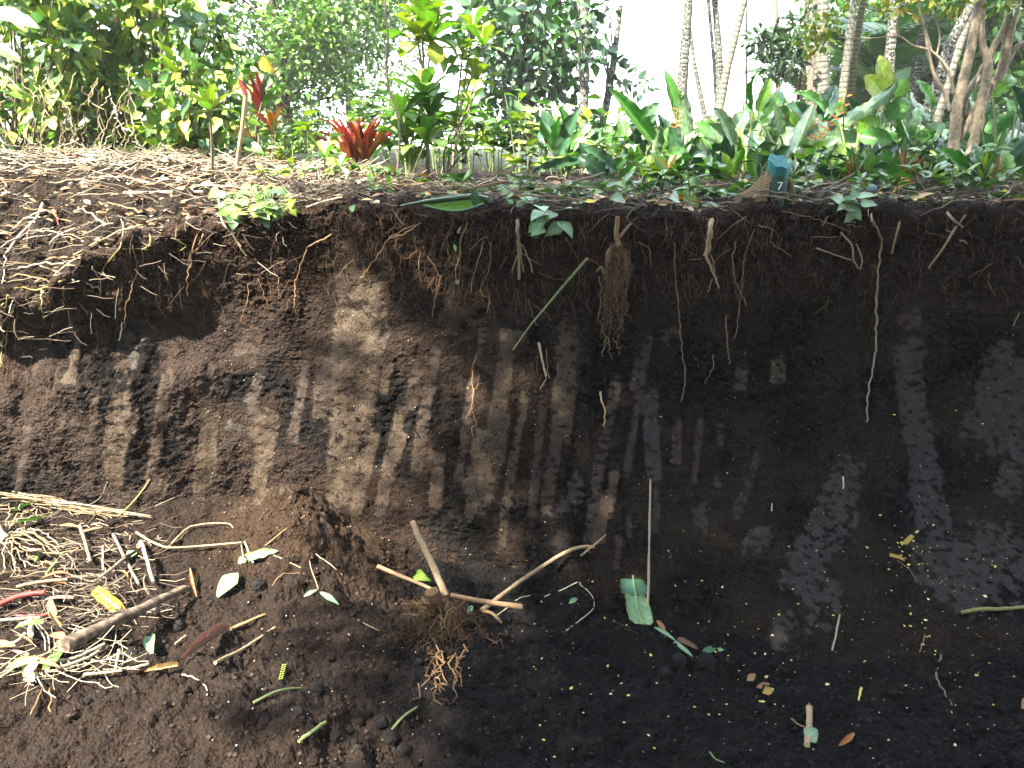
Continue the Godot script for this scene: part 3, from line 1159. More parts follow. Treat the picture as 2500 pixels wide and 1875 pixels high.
# ------------------------------------------------------------------ trees
func build_shade_tree():
	# the wide tree above the pit: its crown is over the frame, its shade and its yellow leaflets lie in it
	var base := on_floor(4.6, 2.6)
	var t := thing("shade_tree", "wide-crowned tree overhanging the pit that sheds small yellow leaflets", "tree", base)
	var mb := MB.new()
	tube(mb, smooth(v3([Vector3(0, -0.1, 0), Vector3(-0.1, 2.0, 0.1), Vector3(-0.5, 4.2, -0.2)]), 6), 0.34, 0.24, 12, 0.1)
	part(t, "trunk", mb.mesh(), M.bark_brown)
	var clumps := []
	var ends := []
	for k in 900:
		var x := rnd(-5.6, 9.0)
		var z := rnd(-6.0, 9.0)
		var y := rnd(7.0, 9.2) - 0.02 * (x * x * 0.3 + z * z * 0.3)
		# a ragged edge towards the sunny side, and open over the garden
		var g := x + 0.9 * n_low.get_noise_2d(z * 0.5, 4.0) + 0.12 * (z + 1.0)
		if g < -4.25 or (g < -3.5 and R.randf() < 0.55):
			continue
		if z < -1.7 and (x < -1.6 or R.randf() < (0.9 if x < -0.4 else 0.55)):
			continue
		clumps.append([Vector3(x, y, z) - base, rnd(0.6, 1.0), 60])
		if k % 30 == 0:
			ends.append(Vector3(x, y, z) - base)
	for e in ends:
		var br := MB.new()
		var o := Vector3(-0.5, 4.2, -0.2)
		tube(br, smooth(v3([o, o.lerp(e, 0.45) + Vector3(0, 0.9, 0), e]), 5), 0.09, 0.02, 6, 0.1)
		part(t, "branch", br.mesh(), M.bark_brown)
	var f := fill(clumps, 0.42, 0.7, [Color(0.07, 0.15, 0.03), Color(0.10, 0.19, 0.035)], 2.0, 0.0)
	leaf_cloud(t, "crown", U.sprig[0], M.far_var, f[0], f[1])


# unseen trees added round the yard to keep the low sky off the wall
func build_added_yard_trees():
	for q in [[-6.5, 9.5], [-2.5, 10.5], [1.5, 9.8], [5.5, 9.0], [9.0, 6.0], [10.0, 1.5], [-9.5, 6.5], [-10.5, 2.0], [-11.0, -2.0]]:
		var base := Vector3(q[0], floor_y(clampf(q[0], -9, 9), 3.4), q[1])
		var t := thing("added_yard_tree", "added unseen leafy tree keeping sky light off the earth wall", "tree", base, "added trees round the yard")
		trunk_between(t, [Vector3(0, -0.1, 0), Vector3(0.1, 1.5, 0), Vector3(0, 4.2, 0)], 0.2, 0.12, M.bark_brown)
		var c := []
		var high := 8.6 if q[0] > -6.0 else 6.6
		for k in 60:
			c.append([Vector3(rnd(-2.6, 2.6), rnd(0.5, high), rnd(-1.4, 1.4)), 0.9, 60])
		var f := fill(c, 0.34, 0.55, [Color(0.05, 0.12, 0.035), Color(0.08, 0.17, 0.04)], 0.8, 0.2)
		leaf_cloud(t, "crown", U.small[0], M.far_var, f[0], f[1])


func trunk_between(t: Node3D, pts: Array, r0: float, r1: float, m: Material, rings := 0.0, called := "trunk", sides := 12):
	var mb := MB.new()
	tube(mb, smooth(PackedVector3Array(pts), 14), r0, r1, sides, 0.07, 1.0, rings)
	part(t, called, mb.mesh(), m)


# half the width of something, from its width in photograph pixels
func px_r(w: float, depth: float) -> float:
	return w * 0.5 / 1250.0 * TAN * 4.0 / 3.0 * depth


# a bare trunk seen in the photograph: points from its foot up, carried on upwards over the frame and down to the ground
func bare_trunk(label: String, m: Material, depth: float, w0: float, w1: float, pts: PackedVector2Array, rings := 0.0, tuft := true):
	var base := garden(pts[0].x, depth)
	var a := at(pts[0], depth)
	base.x = a.x + (a.x - at(pts[1], depth).x) * (a.y - base.y) / maxf(0.1, at(pts[1], depth).y - a.y)
	var t := thing("palm_trunk" if tuft else "slender_tree", label, "palm" if tuft else "tree", base, "bare trunks behind the garden bed")
	var p := [Vector3(0, -0.05, 0)]
	for q in pts:
		p.append(at(q, depth) - base)
	var last: Vector3 = p[p.size() - 1]
	var prev: Vector3 = p[p.size() - 2]
	var crown: Vector3 = last + (last - prev).normalized() * (4.0 if tuft else 3.0)
	p.append(crown)
	var r1 := px_r(w1, depth)
	trunk_between(t, p, px_r(w0, depth) * 1.06, r1 * 0.8, m, rings)
	if tuft:
		for k in 9:
			var a2 := TAU * k / 9.0 + rnd(-0.2, 0.2)
			var dir := Vector3(cos(a2), rnd(0.25, 0.9), sin(a2)).normalized()
			part(t, "frond", U.frond[0], M.g_mid, blade_xf(crown, crown + dir * rnd(1.6, 2.2), rnd(1.6, 2.0), Vector3.UP))
	else:
		var cl := []
		for k in 5:
			cl.append([crown + rand_dir() * 0.8, 0.6, 60])
		var f := fill(cl, 0.16, 0.5, [Color(0.05, 0.13, 0.04)])
		leaf_cloud(t, "crown", U.small[0], M.far_var, f[0], f[1])


func leafy_tree(called: String, label: String, foot: Vector2, depth: float, trunk_w: float, tm: Material, spots: Array, per: int, rad: float, leaf: float, wide: float, pal: Array, mesh: Mesh, lean := Vector3.ZERO):
	var base := garden(foot.x, depth)
	var t := thing(called, label, "tree", base)
	var c := []
	var mean := Vector3.ZERO
	for s in spots:
		var p := at(Vector2(s[0], s[1]), depth + rnd(-0.7, 0.7)) - base
		c.append([p, rad * rnd(0.8, 1.2), per * (s[2] if s.size() > 2 else 1.0)])
		mean += p
	mean /= spots.size()
	var high := Vector3(lean.x, maxf(mean.y, 1.0) + 0.6, lean.z)
	trunk_between(t, [Vector3(0, -0.05, 0), high * 0.5 + Vector3(0.04, 0, 0), high], px_r(trunk_w, depth), px_r(trunk_w, depth) * 0.5, tm)
	for k in c.size():
		var e: Vector3 = c[k][0]
		var o := high * clampf(e.y / high.y * 0.75, 0.25, 1.0)
		var mb := MB.new()
		tube(mb, smooth(v3([o, o.lerp(e, 0.5) + Vector3(0, 0.15, 0), e]), 5), px_r(trunk_w, depth) * 0.22, 0.006, 5, 0.1)
		part(t, "branch", mb.mesh(), tm)
	var f := fill(c, leaf, wide, pal)
	leaf_cloud(t, "crown", mesh, M.leaf_var if leaf > 0.1 else M.far_var, f[0], f[1])


func build_trees():
	# small-leaved trees
	var s := []
	for k in 64:
		var x := rnd(490, 960)
		var y := rnd(-160, 380)
		if Vector2((x - 700) / 300.0, (y - 60) / 300.0).length() > 1.15 or (x > 760 and y > 200 and R.randf() < 0.75) or (x < 640 and y > 90 and y < 170):
			continue
		s.append([x, y])
	leafy_tree("small_leaved_tree", "small-leaved green tree with gaps of white sky behind the red ti plants", Vector2(700, 420), 13.0, 40, M.bark_brown, s, 230, 0.5, 0.12, 0.55,
		[Color(0.124, 0.288, 0.052), Color(0.194, 0.405, 0.059), Color(0.079, 0.186, 0.045)], U.small[0])
	s = []
	for k in 20:
		s.append([rnd(540, 800), rnd(190, 430)])
	leafy_tree("small_leaved_tree", "low dark small-leaved tree just over the ti plants", Vector2(640, 430), 15.0, 26, M.bark_brown, s, 170, 0.5, 0.12, 0.5,
		[Color(0.053, 0.135, 0.052), Color(0.088, 0.220, 0.059)], U.small[0])
	s = []
	for k in 24:
		s.append([rnd(760, 1010), rnd(-120, 210)])
	leafy_tree("small_leaved_tree", "light green small-leaved tree behind the tall rosette shrub", Vector2(860, 430), 16.0, 24, M.trunk_olive, s, 150, 0.55, 0.12, 0.5,
		[Color(0.157, 0.338, 0.059), Color(0.105, 0.254, 0.052)], U.small[0])
	# dark tree with a brown trunk
	s = []
	for k in 46:
		var y := rnd(-120, 320)
		s.append([1290 + rnd(-1, 1) * (120 + 30 * sin(y * 0.02)), y, 0.8])
	leafy_tree("dark_leaved_tree", "dark bluish-leaved tree with a short brown trunk", Vector2(1285, 420), 10.5, 27, M.bark_brown, s, 44, 0.36, 0.17, 0.62,
		[Color(0.039, 0.110, 0.067), Color(0.061, 0.160, 0.075), Color(0.096, 0.203, 0.111)], U.ovate[0])
	s = []
	for q in [[1490, 150], [1520, 190], [1545, 200], [1470, 110], [1480, 20], [1455, 60], [1500, 175], [1570, 215], [1440, 130]]:
		s.append([q[0], q[1], 0.5])
	leafy_tree("ivy_clad_tree", "grey ringed trunk with a few dark sprays reaching over the white sky", Vector2(1447, 420), 11.0, 22, M.trunk_grey, s, 26, 0.2, 0.15, 0.6,
		[Color(0.044, 0.119, 0.075), Color(0.070, 0.169, 0.089)], U.ovate[0], Vector3(0.3, 0, 0))
	s = []
	for k in 14:
		s.append([1412 + rnd(-30, 30), rnd(-60, 300), 0.5])
	leafy_tree("ivy_clad_tree", "mottled grey trunk with clinging leaves beside the dark tree", Vector2(1414, 430), 9.6, 25, M.trunk_grey, s, 24, 0.16, 0.14, 0.6,
		[Color(0.044, 0.126, 0.059), Color(0.088, 0.220, 0.075)], U.ovate[0])
	# bare trunks on the white sky
	bare_trunk("thick lichen-grey palm trunk on the white sky", M.trunk_grey, 13.0, 27, 22, spp("A3", [1600, 1000, 1610, 720, 1640, 300, 1665, 0]))
	bare_trunk("slim curved grey trunk beside the thick lichen palm", M.trunk_grey, 14.0, 14, 9, spp("A3", [1815, 1090, 1780, 880, 1715, 560, 1690, 370]), 0.0, false)
	bare_trunk("thin violet-grey trunk leaning behind the forked pair", M.trunk_grey, 15.0, 9, 9, spp("A3", [1900, 1100, 1885, 650, 1830, 0]), 0.0, false)
	bare_trunk("straight grey trunk in front of the leaning one", M.trunk_grey, 13.5, 20, 16, spp("A3", [1915, 1050, 1925, 600, 1885, 0]), 0.0, false)
	bare_trunk("speckled pale trunk leaning towards the ringed palm", M.trunk_ring, 13.2, 20, 16, spp("A3", [1930, 900, 1985, 600, 2060, 300, 2135, 0]), 0.0, false)
	bare_trunk("very thin grey stem on the white sky", M.trunk_grey, 16.0, 6, 5, spp("A3", [2150, 900, 2150, 500, 2155, 0]), 0.0, false)
	bare_trunk("thin brown-grey trunk beside dark feathery foliage", M.bark, 13.0, 12, 9, spp("A4", [320, 860, 305, 400, 300, 60]), 0.0, false)
	bare_trunk("smooth dark green stalk beside the big ringed palm", M.trunk_olive, 12.4, 16, 12, spp("A4", [480, 760, 520, 420, 535, 110]), 0.0, false)
	bare_trunk("big pale ringed palm trunk", M.trunk_ring, 11.5, 43, 24, spp("A4", [650, 900, 650, 600, 655, 300, 665, 0]), 0.075)
	bare_trunk("brown palm trunk hidden behind the big ringed palm", M.bark, 13.0, 18, 15, spp("A4", [562, 800, 585, 320, 600, 100]), 0.06)
	bare_trunk("slim pale ringed palm trunk", M.trunk_ring, 13.0, 19, 15, spp("A4", [818, 680, 850, 400, 900, 0]), 0.06)
	bare_trunk("olive ringed palm trunk beside the slim pale one", M.trunk_olive, 13.3, 20, 16, spp("A4", [880, 680, 915, 350, 965, 40]), 0.06)
	bare_trunk("palm trunk with black and white lichen patches", M.trunk_grey, 11.0, 31, 20, spp("A4", [1150, 760, 1175, 450, 1205, 120]))
	bare_trunk("grey palm trunk leaning behind the branching tree", M.trunk_grey, 9.5, 30, 22, spp("A4", [1440, 960, 1560, 620, 1650, 330, 1760, 120]))
	bare_trunk("pale palm trunk leaning behind the branching tree", M.trunk_ring, 10.0, 26, 20, spp("A4", [1510, 1000, 1620, 640, 1740, 260]))
	bare_trunk("grey palm trunk far behind the branching tree limbs", M.trunk_grey, 14.0, 24, 18, spp("A4", [1380, 560, 1400, 380, 1480, 100]))
	# dark feathery tree
	s = []
	for q in [[1850, 90], [1870, 110], [1895, 105], [1915, 130], [1930, 150], [1905, 160], [1940, 120], [1885, 165], [1930, 85], [1955, 60]]:
		s.append([q[0], q[1], 1.0])
	leafy_tree("feathery_tree", "dark feathery-leaved small tree before the ringed palms", Vector2(1925, 420), 12.0, 8, M.bark_brown, s, 60, 0.22, 0.15, 0.4,
		[Color(0.035, 0.085, 0.045), Color(0.053, 0.119, 0.052)], U.lance[0])
	# green wall of palms and trees behind the palm trunks
	for q in [[2120, 14.5, "deep green palm behind the slim ringed trunks"], [2240, 15.5, "deep green palm behind the patchy lichen trunk"], [2350, 16.0, "deep green palm behind the branching tree"], [2460, 14.5, "deep green palm beyond the banana leaves at the picture's edge"], [2010, 17.0, "deep green palm half hidden by the big ringed trunk"]]:
		var b := garden(q[0], q[1])
		var t := thing("feather_palm", q[2], "palm", b, "palms at the back of the garden")
		trunk_between(t, [Vector3(0, -0.05, 0), Vector3(0.05, 1.0, 0), Vector3(0, 2.1, 0)], 0.09, 0.07, M.trunk_olive)
		for k in 16:
			var a := TAU * k / 16.0 + rnd(-0.15, 0.15)
			var o := Vector3(0, rnd(0.7, 2.2), 0)
			var dir := Vector3(cos(a), rnd(0.3, 1.3), sin(a)).normalized()
			part(t, "frond", U.frond[0], pick([M.g_dark, M.g_mid, M.g_mid]), blade_xf(o, o + dir * rnd(1.4, 2.1), rnd(1.3, 1.7), Vector3.UP))
	var far := [
		["bright green tree filling the gap beside the patchy trunk", 2210, 17.0, 2130, 2300], ["green tree at the back behind the branching tree", 2400, 17.0, 2300, 2500],
		["dense dark green tree behind the ringed palms", 2090, 18.5, 1985, 2160], ["yellowish green tree at the picture's far corner", 2520, 13.0, 2430, 2620]]
	for q in far:
		s = []
		for k in 34:
			s.append([rnd(q[3], q[4]), rnd(-60, 330)])
		leafy_tree("garden_tree", q[0], Vector2(q[1], 430), q[2], 24, M.trunk_olive, s, 80, 0.6, 0.2, 0.5, [Color(0.070, 0.203, 0.045), Color(0.140, 0.338, 0.059), Color(0.053, 0.144, 0.045)], U.small[0])
	branching_tree()


func branching_tree():
	var dep := 6.6
	var base := garden(2335, dep)
	var t := thing("branching_tree", "smooth pale-barked tree forking into many bare limbs", "tree", base)
	var limbs := [
		["trunk", 92, 56, [1655, 1300, 1680, 1000, 1700, 800, 1785, 450, 1870, 0, 1900, -300]],
		["trunk", 88, 42, [1770, 1300, 1850, 1000, 1872, 850, 1925, 600, 1932, 470, 1880, 300, 1890, 0, 1920, -300]],
		["limb", 86, 58, [1690, 1080, 1740, 990, 1800, 900, 1950, 700, 2040, 540, 2100, 250, 2160, 0, 2200, -250]],
		["limb", 60, 34, [1735, 900, 1760, 750, 1880, 560, 1960, 400, 2080, 150, 2110, -100]],
		["branch", 30, 12, [1640, 850, 1600, 720, 1520, 580, 1475, 400, 1450, 250, 1390, 0, 1380, -200]],
		["branch", 26, 6, [1670, 720, 1625, 540, 1500, 400, 1350, 350, 1240, 280, 1050, 295, 780, 290]],
		["branch", 16, 5, [1500, 400, 1380, 130, 1020, 70, 900, 0]],
		["branch", 14, 6, [1540, 420, 1560, 250, 1480, 0, 1470, -200]],
		["limb", 44, 30, [2050, 560, 2140, 380, 2230, 320, 2400, 200]],
		["branch", 18, 10, [1245, 280, 1230, 200, 1260, 60, 1280, -150]]]
	for l in limbs:
		var p := []
		var flat: Array = l[3]
		for k in range(0, flat.size(), 2):
			p.append(at(sp("A4", flat[k], flat[k + 1]), dep + (0.12 if l[0] == "limb" else 0.0)) - base)
		if l[0] == "trunk":
			p.insert(0, Vector3((p[0] as Vector3).x, -0.04, (p[0] as Vector3).z))
		var sc := 3.16
		trunk_between(t, p, px_r(l[1] / sc, dep), px_r(l[2] / sc, dep), M.bark_pale, 0.0, l[0], 10)
	var c := []
	for q in [[600, 230, 1.0], [680, 200, 1.0], [560, 330, 0.5], [650, 320, 0.6], [1180, 30, 0.8], [1270, 60, 0.6], [1650, 30, 0.7], [1500, 0, 0.7], [2000, 40, 0.5], [1760, 80, 0.4], [900, -60, 0.6], [1300, -80, 1.0], [1900, -150, 1.5], [2200, 60, 0.6]]:
		c.append([at(sp("A4", q[0], q[1]), dep) - base, 0.11, 34 * q[2]])
	var f := fill(c, 0.075, 0.55, [Color(0.260, 0.350, 0.039), Color(0.169, 0.300, 0.039), Color(0.390, 0.375, 0.033)])
	leaf_cloud(t, "crown", U.small[0], M.leaf_var, f[0], f[1])


# ------------------------------------------------------------------ garden plants
func stem(t: Node3D, called: String, pts: Array, r0: float, r1: float, m: Material, sides := 6) -> MeshInstance3D:
	var mb := MB.new()
	tube(mb, smooth(PackedVector3Array(pts), 5), r0, r1, sides, 0.1)
	return part(t, called, mb.mesh(), m)


# leaves spreading from one point, the lower ones flatter
func rosette(t: Node3D, o: Vector3, n: int, l: float, w: float, kind: String, mats: Array, lo := 0.15, hi := 1.5, up := Vector3.UP):
	var a := rnd(0, TAU)
	for k in n:
		a += 2.4
		var open := lerpf(hi, lo, pow((k + 0.5) / n, 0.8)) + rnd(-0.12, 0.12)
		var side := Vector3(cos(a), 0, sin(a))
		var dir := (up * cos(open) + side * sin(open)).normalized()
		var face := (up * sin(open) - side * cos(open)).normalized()
		var len := l * rnd(0.8, 1.15)
		var q: Array = U[kind]
		part(t, "leaf", pick(q), pick(mats), blade_xf(o - up * 0.012 * k / n, o + dir * len, w * rnd(0.85, 1.1), -face if R.randf() < 0.0 else face))


# a cane with heads of leaves: heads are spots of the photograph, foot is where it stands
func cane_plant(called: String, label: String, cat: String, foot: float, depth: float, heads: Array, n: int, l: float, w: float, kind: String, mats: Array, r: float, sm: Material, group := ""):
	var base := garden(foot, depth)
	var t := thing(called, label, cat, base, group)
	for h in heads:
		var o := at(Vector2(h[0], h[1]), depth + rnd(-0.15, 0.15)) - base
		var st := stem(t, "stem", [Vector3(rnd(-0.02, 0.02), -0.02, 0), Vector3(o.x * 0.4 + rnd(-0.03, 0.03), o.y * 0.5, o.z * 0.5), o], r, r * 0.6, sm)
		var k: float = h[2] if h.size() > 2 else 1.0
		rosette(st, o, int(n * minf(1.3, k)), l * k, w * k, kind, mats, 0.2, h[3] if h.size() > 3 else 1.5)
	return t


# heliconia: upright stalks each carrying one big blade; leaves given as [tip x, tip y, base x, base y, width] in photograph pixels
func heliconia(label: String, foot: float, depth: float, leaves: Array, mats: Array, flower := []):
	var base := garden(foot, depth)
	var t := thing("heliconia_plant", label, "plant", base, "heliconias in the garden bed")
	for q in leaves:
		var d := depth + rnd(-0.2, 0.2)
		var b := at(Vector2(q[2], q[3]), d) - base
		var e := at(Vector2(q[0], q[1]), d + rnd(-0.15, 0.15)) - base
		var st := stem(t, "stalk", [Vector3(rnd(-0.06, 0.06), -0.02, rnd(-0.05, 0.05)), Vector3(b.x * 0.6, b.y * 0.55, b.z * 0.5), b], 0.011, 0.007, M.stem_green, 5)
		var face := (Vector3(rnd(-0.5, 0.5), rnd(0.2, 0.7), 1.0)).normalized()
		if R.randf() < 0.25:
			face = -face
		part(st, "leaf", pick(U.paddle), q[5] if q.size() > 5 else pick(mats), blade_xf(b, e, px_r(q[4], depth) * 2.0, face))
	if flower.size():
		var chain := []
		for k in range(0, flower.size(), 2):
			chain.append(at(Vector2(flower[k], flower[k + 1]), depth - 0.25) - base)
		var p: PackedVector3Array = smooth(PackedVector3Array(chain), 4)
		var fs := stem(t, "flower_stem", [Vector3(0, -0.02, -0.05), Vector3(chain[0].x * 0.5, chain[0].y * 0.6, -0.02)] + chain, 0.006, 0.003, M.stem_green, 5)
		for k in p.size():
			var side := 1.0 if k % 2 else -1.0
			part(fs, "bract", U.lance[0], M.l_orange, blade_xf(p[k], p[k] + Vector3(0.048 * side, 0.016, 0.012), 0.015, Vector3(0, 0.4, 1)))


func wild_heliconia(label: String, foot: float, depth: float, top: float, n: int, mats: Array):
	var l := []
	for k in n:
		var tx := foot + rnd(-95, 95)
		var ty := lerpf(top, 400.0, pow(R.randf(), 1.2) * 0.62)
		var len := rnd(75, 140)
		var dx := clampf((tx - foot) / 90.0 + rnd(-0.3, 0.3), -1.0, 1.0)
		var b := Vector2(tx, ty) - Vector2(dx * 0.75, -sqrt(maxf(0.1, 1.0 - dx * dx * 0.6))) * len
		l.append([tx, ty, b.x, minf(b.y, 445.0), rnd(24, 44)])
	heliconia(label, foot, depth, l, mats)


func low_plant(label: String, sx: float, depth: float, h: float, n: int, size: float, kind: String, mats: Array, called := "leafy_plant", group := "low leafy plants in the garden bed"):
	var base := garden(sx, depth)
	var t := thing(called, label, "plant", base, group)
	var stems := maxi(2, n / 6)
	for k in stems:
		var a := rnd(0, TAU)
		var o := Vector3(cos(a) * rnd(0.03, 0.16), h * rnd(0.45, 1.0), sin(a) * rnd(0.03, 0.12))
		stem(t, "stem", [Vector3(o.x * 0.15, -0.02, o.z * 0.15), o * 0.6 + Vector3(0, 0.02, 0), o], 0.005, 0.003, M.stem_green, 5)
		for m in maxi(3, n / stems):
			var d := rand_dir()
			d.y = absf(d.y) * 0.5 - 0.1
			d = d.normalized()
			var p := o * rnd(0.55, 1.0)
			part(t, "leaf", pick(U[kind]), pick(mats), blade_xf(p, p + d * size * rnd(0.7, 1.2), size * rnd(0.45, 0.62), (Vector3.UP + rand_dir() * 0.6).normalized()))


func thicket(label: String, sx: float, depth: float, spots: Array, leaf: float, pal: Array, mats: Array, big: int):
	var base := garden(sx, depth)
	var t := thing("thicket_shrub", label, "shrub", base, "shrubs of the sunlit thicket")
	var c := []
	for s in spots:
		var p := at(Vector2(s[0], s[1]), depth + rnd(-0.35, 0.35)) - base
		c.append([p, rnd(0.16, 0.26), 46])
		stem(t, "stem", [Vector3(rnd(-0.12, 0.12), -0.02, rnd(-0.1, 0.1)), Vector3(p.x * 0.6, p.y * 0.55, p.z * 0.6), p], 0.012, 0.005, M.bark, 5)
	var f := fill(c, leaf, 0.58, pal, 0.5, 0.35)
	leaf_cloud(t, "crown", U.ovate[0], M.leaf_var, f[0], f[1])
	for k in big:
		var q: Array = pick(c)
		var d := rand_dir()
		d.z = absf(d.z)
		var p: Vector3 = q[0] + d * q[1] * rnd(0.8, 1.15)
		var dir := (d + Vector3(rnd(-0.6, 0.6), rnd(-0.9, 0.1), rnd(0, 0.4))).normalized()
		var l := leaf * rnd(1.2, 1.9)
		part(t, "leaf", pick(U.heart), pick(mats), blade_xf(p, p + dir * l, l * rnd(0.5, 0.7), (Vector3(-0.3, 0.8, 0.7) + rand_dir() * 0.7).normalized()))


func build_garden():
	var sunny := [Color(0.25, 0.42, 0.06), Color(0.16, 0.33, 0.05), Color(0.10, 0.24, 0.05), Color(0.36, 0.47, 0.07), Color(0.07, 0.18, 0.05)]
	var smats := [M.g_light, M.g_mid, M.g_lime, M.g_lime, M.g_light, M.g_dark, M.g_pale, M.l_yellow]
	var grid := func(x0: float, x1: float, y0: float, y1: float, n: int) -> Array:
		var o := []
		for k in n:
			o.append([rnd(x0, x1), rnd(y0, y1)])
		return o
	thicket("leafy shrub hung with dry vines at the picture's corner", 60, 5.9, grid.call(-60, 190, -60, 330, 24), 0.11, sunny, smats, 80)
	thicket("sunlit shrub with heart-shaped leaves beside the dry vines", 230, 6.2, grid.call(150, 360, -60, 400, 24), 0.11, sunny, smats, 80)
	thicket("bright green shrub between the vine tangle and cut stems", 390, 6.0, grid.call(300, 520, -60, 330, 22), 0.10, sunny, smats, 60)
	thicket("low yellow-green shrub behind the first cut stem", 470, 5.7, grid.call(380, 590, 170, 400, 15), 0.10, sunny, smats, 40)
	var deep := grid.call(-200, 420, -200, 380, 22)
	thicket("shaded inner shrub seen through the vine tangle", 140, 7.4, deep, 0.13, sunny, smats, 10)
	# single big leaves of the thicket
	var bl := thing("elephant_ear_plant", "plant with one huge pale leaf at the upper corner", "plant", garden(-40, 5.2))
	var o0 := bl.position
	for q in [[-20, 30, 101, 62, 60, M.g_pale], [-30, 110, 60, 150, 44, M.g_mid]]:
		var b := at(Vector2(q[0], q[1]), 5.15) - o0
		stem(bl, "stalk", [Vector3(0, -0.02, 0), Vector3(b.x * 0.5, b.y * 0.7, 0.05), b], 0.012, 0.006, M.stem_green)
		part(bl, "leaf", U.heart[0], q[5], blade_xf(b, at(Vector2(q[2], q[3]), 5.1) - o0, px_r(q[4], 5.2) * 2.0, Vector3(0.1, 0.9, 0.6)))
	# dry vines hanging in a tangle from the thicket
	for k in 60:
		var x := rnd(-20, 330)
		var y := rnd(110, 330) + x * 0.15
		var dep := rnd(5.0, 5.5)
		var pts := PackedVector3Array()
		var q := Vector2(x, y)
		var dir := Vector2(rnd(-0.5, 0.7), 1.0)
		for i in 5:
			pts.append(at(q, dep + rnd(-0.1, 0.1)))
			q += dir * rnd(24, 48) + Vector2(rnd(-22, 22), 0)
			if q.y > 455:
				break
		if pts.size() < 3:
			continue
		var mb := MB.new()
		tube(mb, wobble(smooth(rel(pts, pts[0]), 4), 0.012, 0.6), rnd(0.002, 0.005), 0.0015, 5, 0.15)
		single("dry_vine", mb.mesh(), M.straw_pale if k % 3 == 0 else M.straw, "%s dry vine in the tangle %s" % ["whitish" if k % 3 == 0 else "tan", "at the picture's corner" if x < 110 else ("before the dark thicket" if x < 220 else "beside the bright shrub")], "vine", Transform3D(Basis(), pts[0]), "dry vines over the mulch heap")
	# cut stems and ti plants
	cane_plant("cut_cane", "grey cut stem with bright yellow-green leaves at its top", "plant", 512, 4.75, [[512, 272, 0.9]], 12, 0.2, 0.08, "ovate", [M.g_lime, M.g_light], 0.010, M.bark)
	var cs := thing("cut_ti_stem", "bare reddish stem with a slanted red cut top", "plant", garden(575, 4.9))
	stem(cs, "stem", [Vector3(0, -0.03, 0), at(sp("A1", 2010, 1300), 4.9) - cs.position, at(sp("A1", 2040, 1100), 4.9) - cs.position, at(sp("A1", 2075, 800), 4.9) - cs.position], 0.011, 0.013, M.wood_cut)
	var tp := at(sp("A1", 2075, 800), 4.9) - cs.position
	stem(cs, "cut_top", [tp, tp + Vector3(-0.012, 0.035, 0), tp + Vector3(-0.03, 0.075, 0)], 0.016, 0.012, M.stem_red)
	cane_plant("ti_plant", "ti plant with maroon and green leaves on a tall stem", "plant", 630, 5.6, [[632, 275, 1.0, 1.0], [640, 250, 0.8, 0.7]], 12, 0.24, 0.05, "lance", [M.l_maroon, M.g_dark, M.g_mid, M.l_red, M.l_maroon], 0.012, M.bark, "ti plants behind the lip")
	cane_plant("ti_plant", "ti plant with red and yellow upright leaves in two tiers", "plant", 672, 5.4, [[666, 330, 0.85, 0.8], [676, 415, 1.0, 1.2]], 12, 0.22, 0.042, "lance", [M.l_scarlet, M.g_lime, M.l_red, M.g_light, M.l_orange], 0.011, M.bark, "ti plants behind the lip")
	cane_plant("ti_plant", "big ti plant with a fan of flaming red leaves", "plant", 866, 5.5, [[862, 408, 1.1, 0.8], [892, 402, 1.0, 0.75]], 22, 0.34, 0.04, "lance", [M.l_scarlet, M.l_red, M.l_red, M.l_orange, M.l_scarlet, M.l_maroon, M.l_orange], 0.012, M.bark, "ti plants behind the lip")
	cane_plant("ti_plant", "cream-leaved young ti plant before the heliconias", "plant", 1633, 5.3, [[1634, 432, 0.8, 1.2]], 5, 0.26, 0.055, "lance", [M.l_cream], 0.007, M.stem_green, "ti plants behind the lip")
	# light green rosette shrubs
	cane_plant("rosette_shrub", "tall rosette shrub with big light green leaves against the trees", "shrub", 1045, 5.6, [[1030, 62, 1.0, 1.2], [1020, 100, 1.15, 2.0], [1050, 95, 1.1, 2.1]], 13, 0.24, 0.115, "obovate", [M.g_light, M.g_lime, M.g_light], 0.013, M.bark_pale, "light green rosette shrubs")
	cane_plant("rosette_shrub", "pale white-green rosette shrub against the dark tree", "shrub", 1100, 5.8, [[1155, 75, 0.9, 1.9], [1180, 110, 0.9, 1.9], [1130, 130, 0.8, 2.0], [1165, 195, 0.9, 1.9]], 13, 0.20, 0.10, "obovate", [M.g_lime, M.g_light, M.g_lime], 0.011, M.bark_pale, "light green rosette shrubs")
	cane_plant("rosette_shrub", "broad rosette shrub of mid green leaves in the middle bed", "shrub", 1000, 5.3, [[980, 285, 1.0, 1.7], [1035, 235, 1.0, 1.7], [1050, 290, 1.1, 1.9], [990, 350, 1.1, 2.0], [1040, 350, 1.0, 2.0]], 14, 0.22, 0.105, "obovate", [M.g_light, M.g_mid, M.g_light, M.g_mid], 0.010, M.stem_green, "light green rosette shrubs")
	cane_plant("rosette_shrub", "slim rosette shrub with sparse leaves on bent stems", "shrub", 1085, 5.5, [[1110, 305, 0.9, 1.6], [1150, 255, 0.8, 1.8], [1180, 330, 0.8, 1.8]], 8, 0.17, 0.07, "obovate", [M.g_light, M.g_lime], 0.009, M.bark_pale, "light green rosette shrubs")
	cane_plant("rosette_shrub", "small drooping rosette plant at the foot of the red ti", "shrub", 800, 4.95, [[792, 385, 1.0, 2.2], [830, 405, 0.8, 2.2]], 10, 0.15, 0.06, "obovate", [M.g_light, M.g_pale, M.g_lime], 0.007, M.stem_green, "light green rosette shrubs")
	stem_sapling()
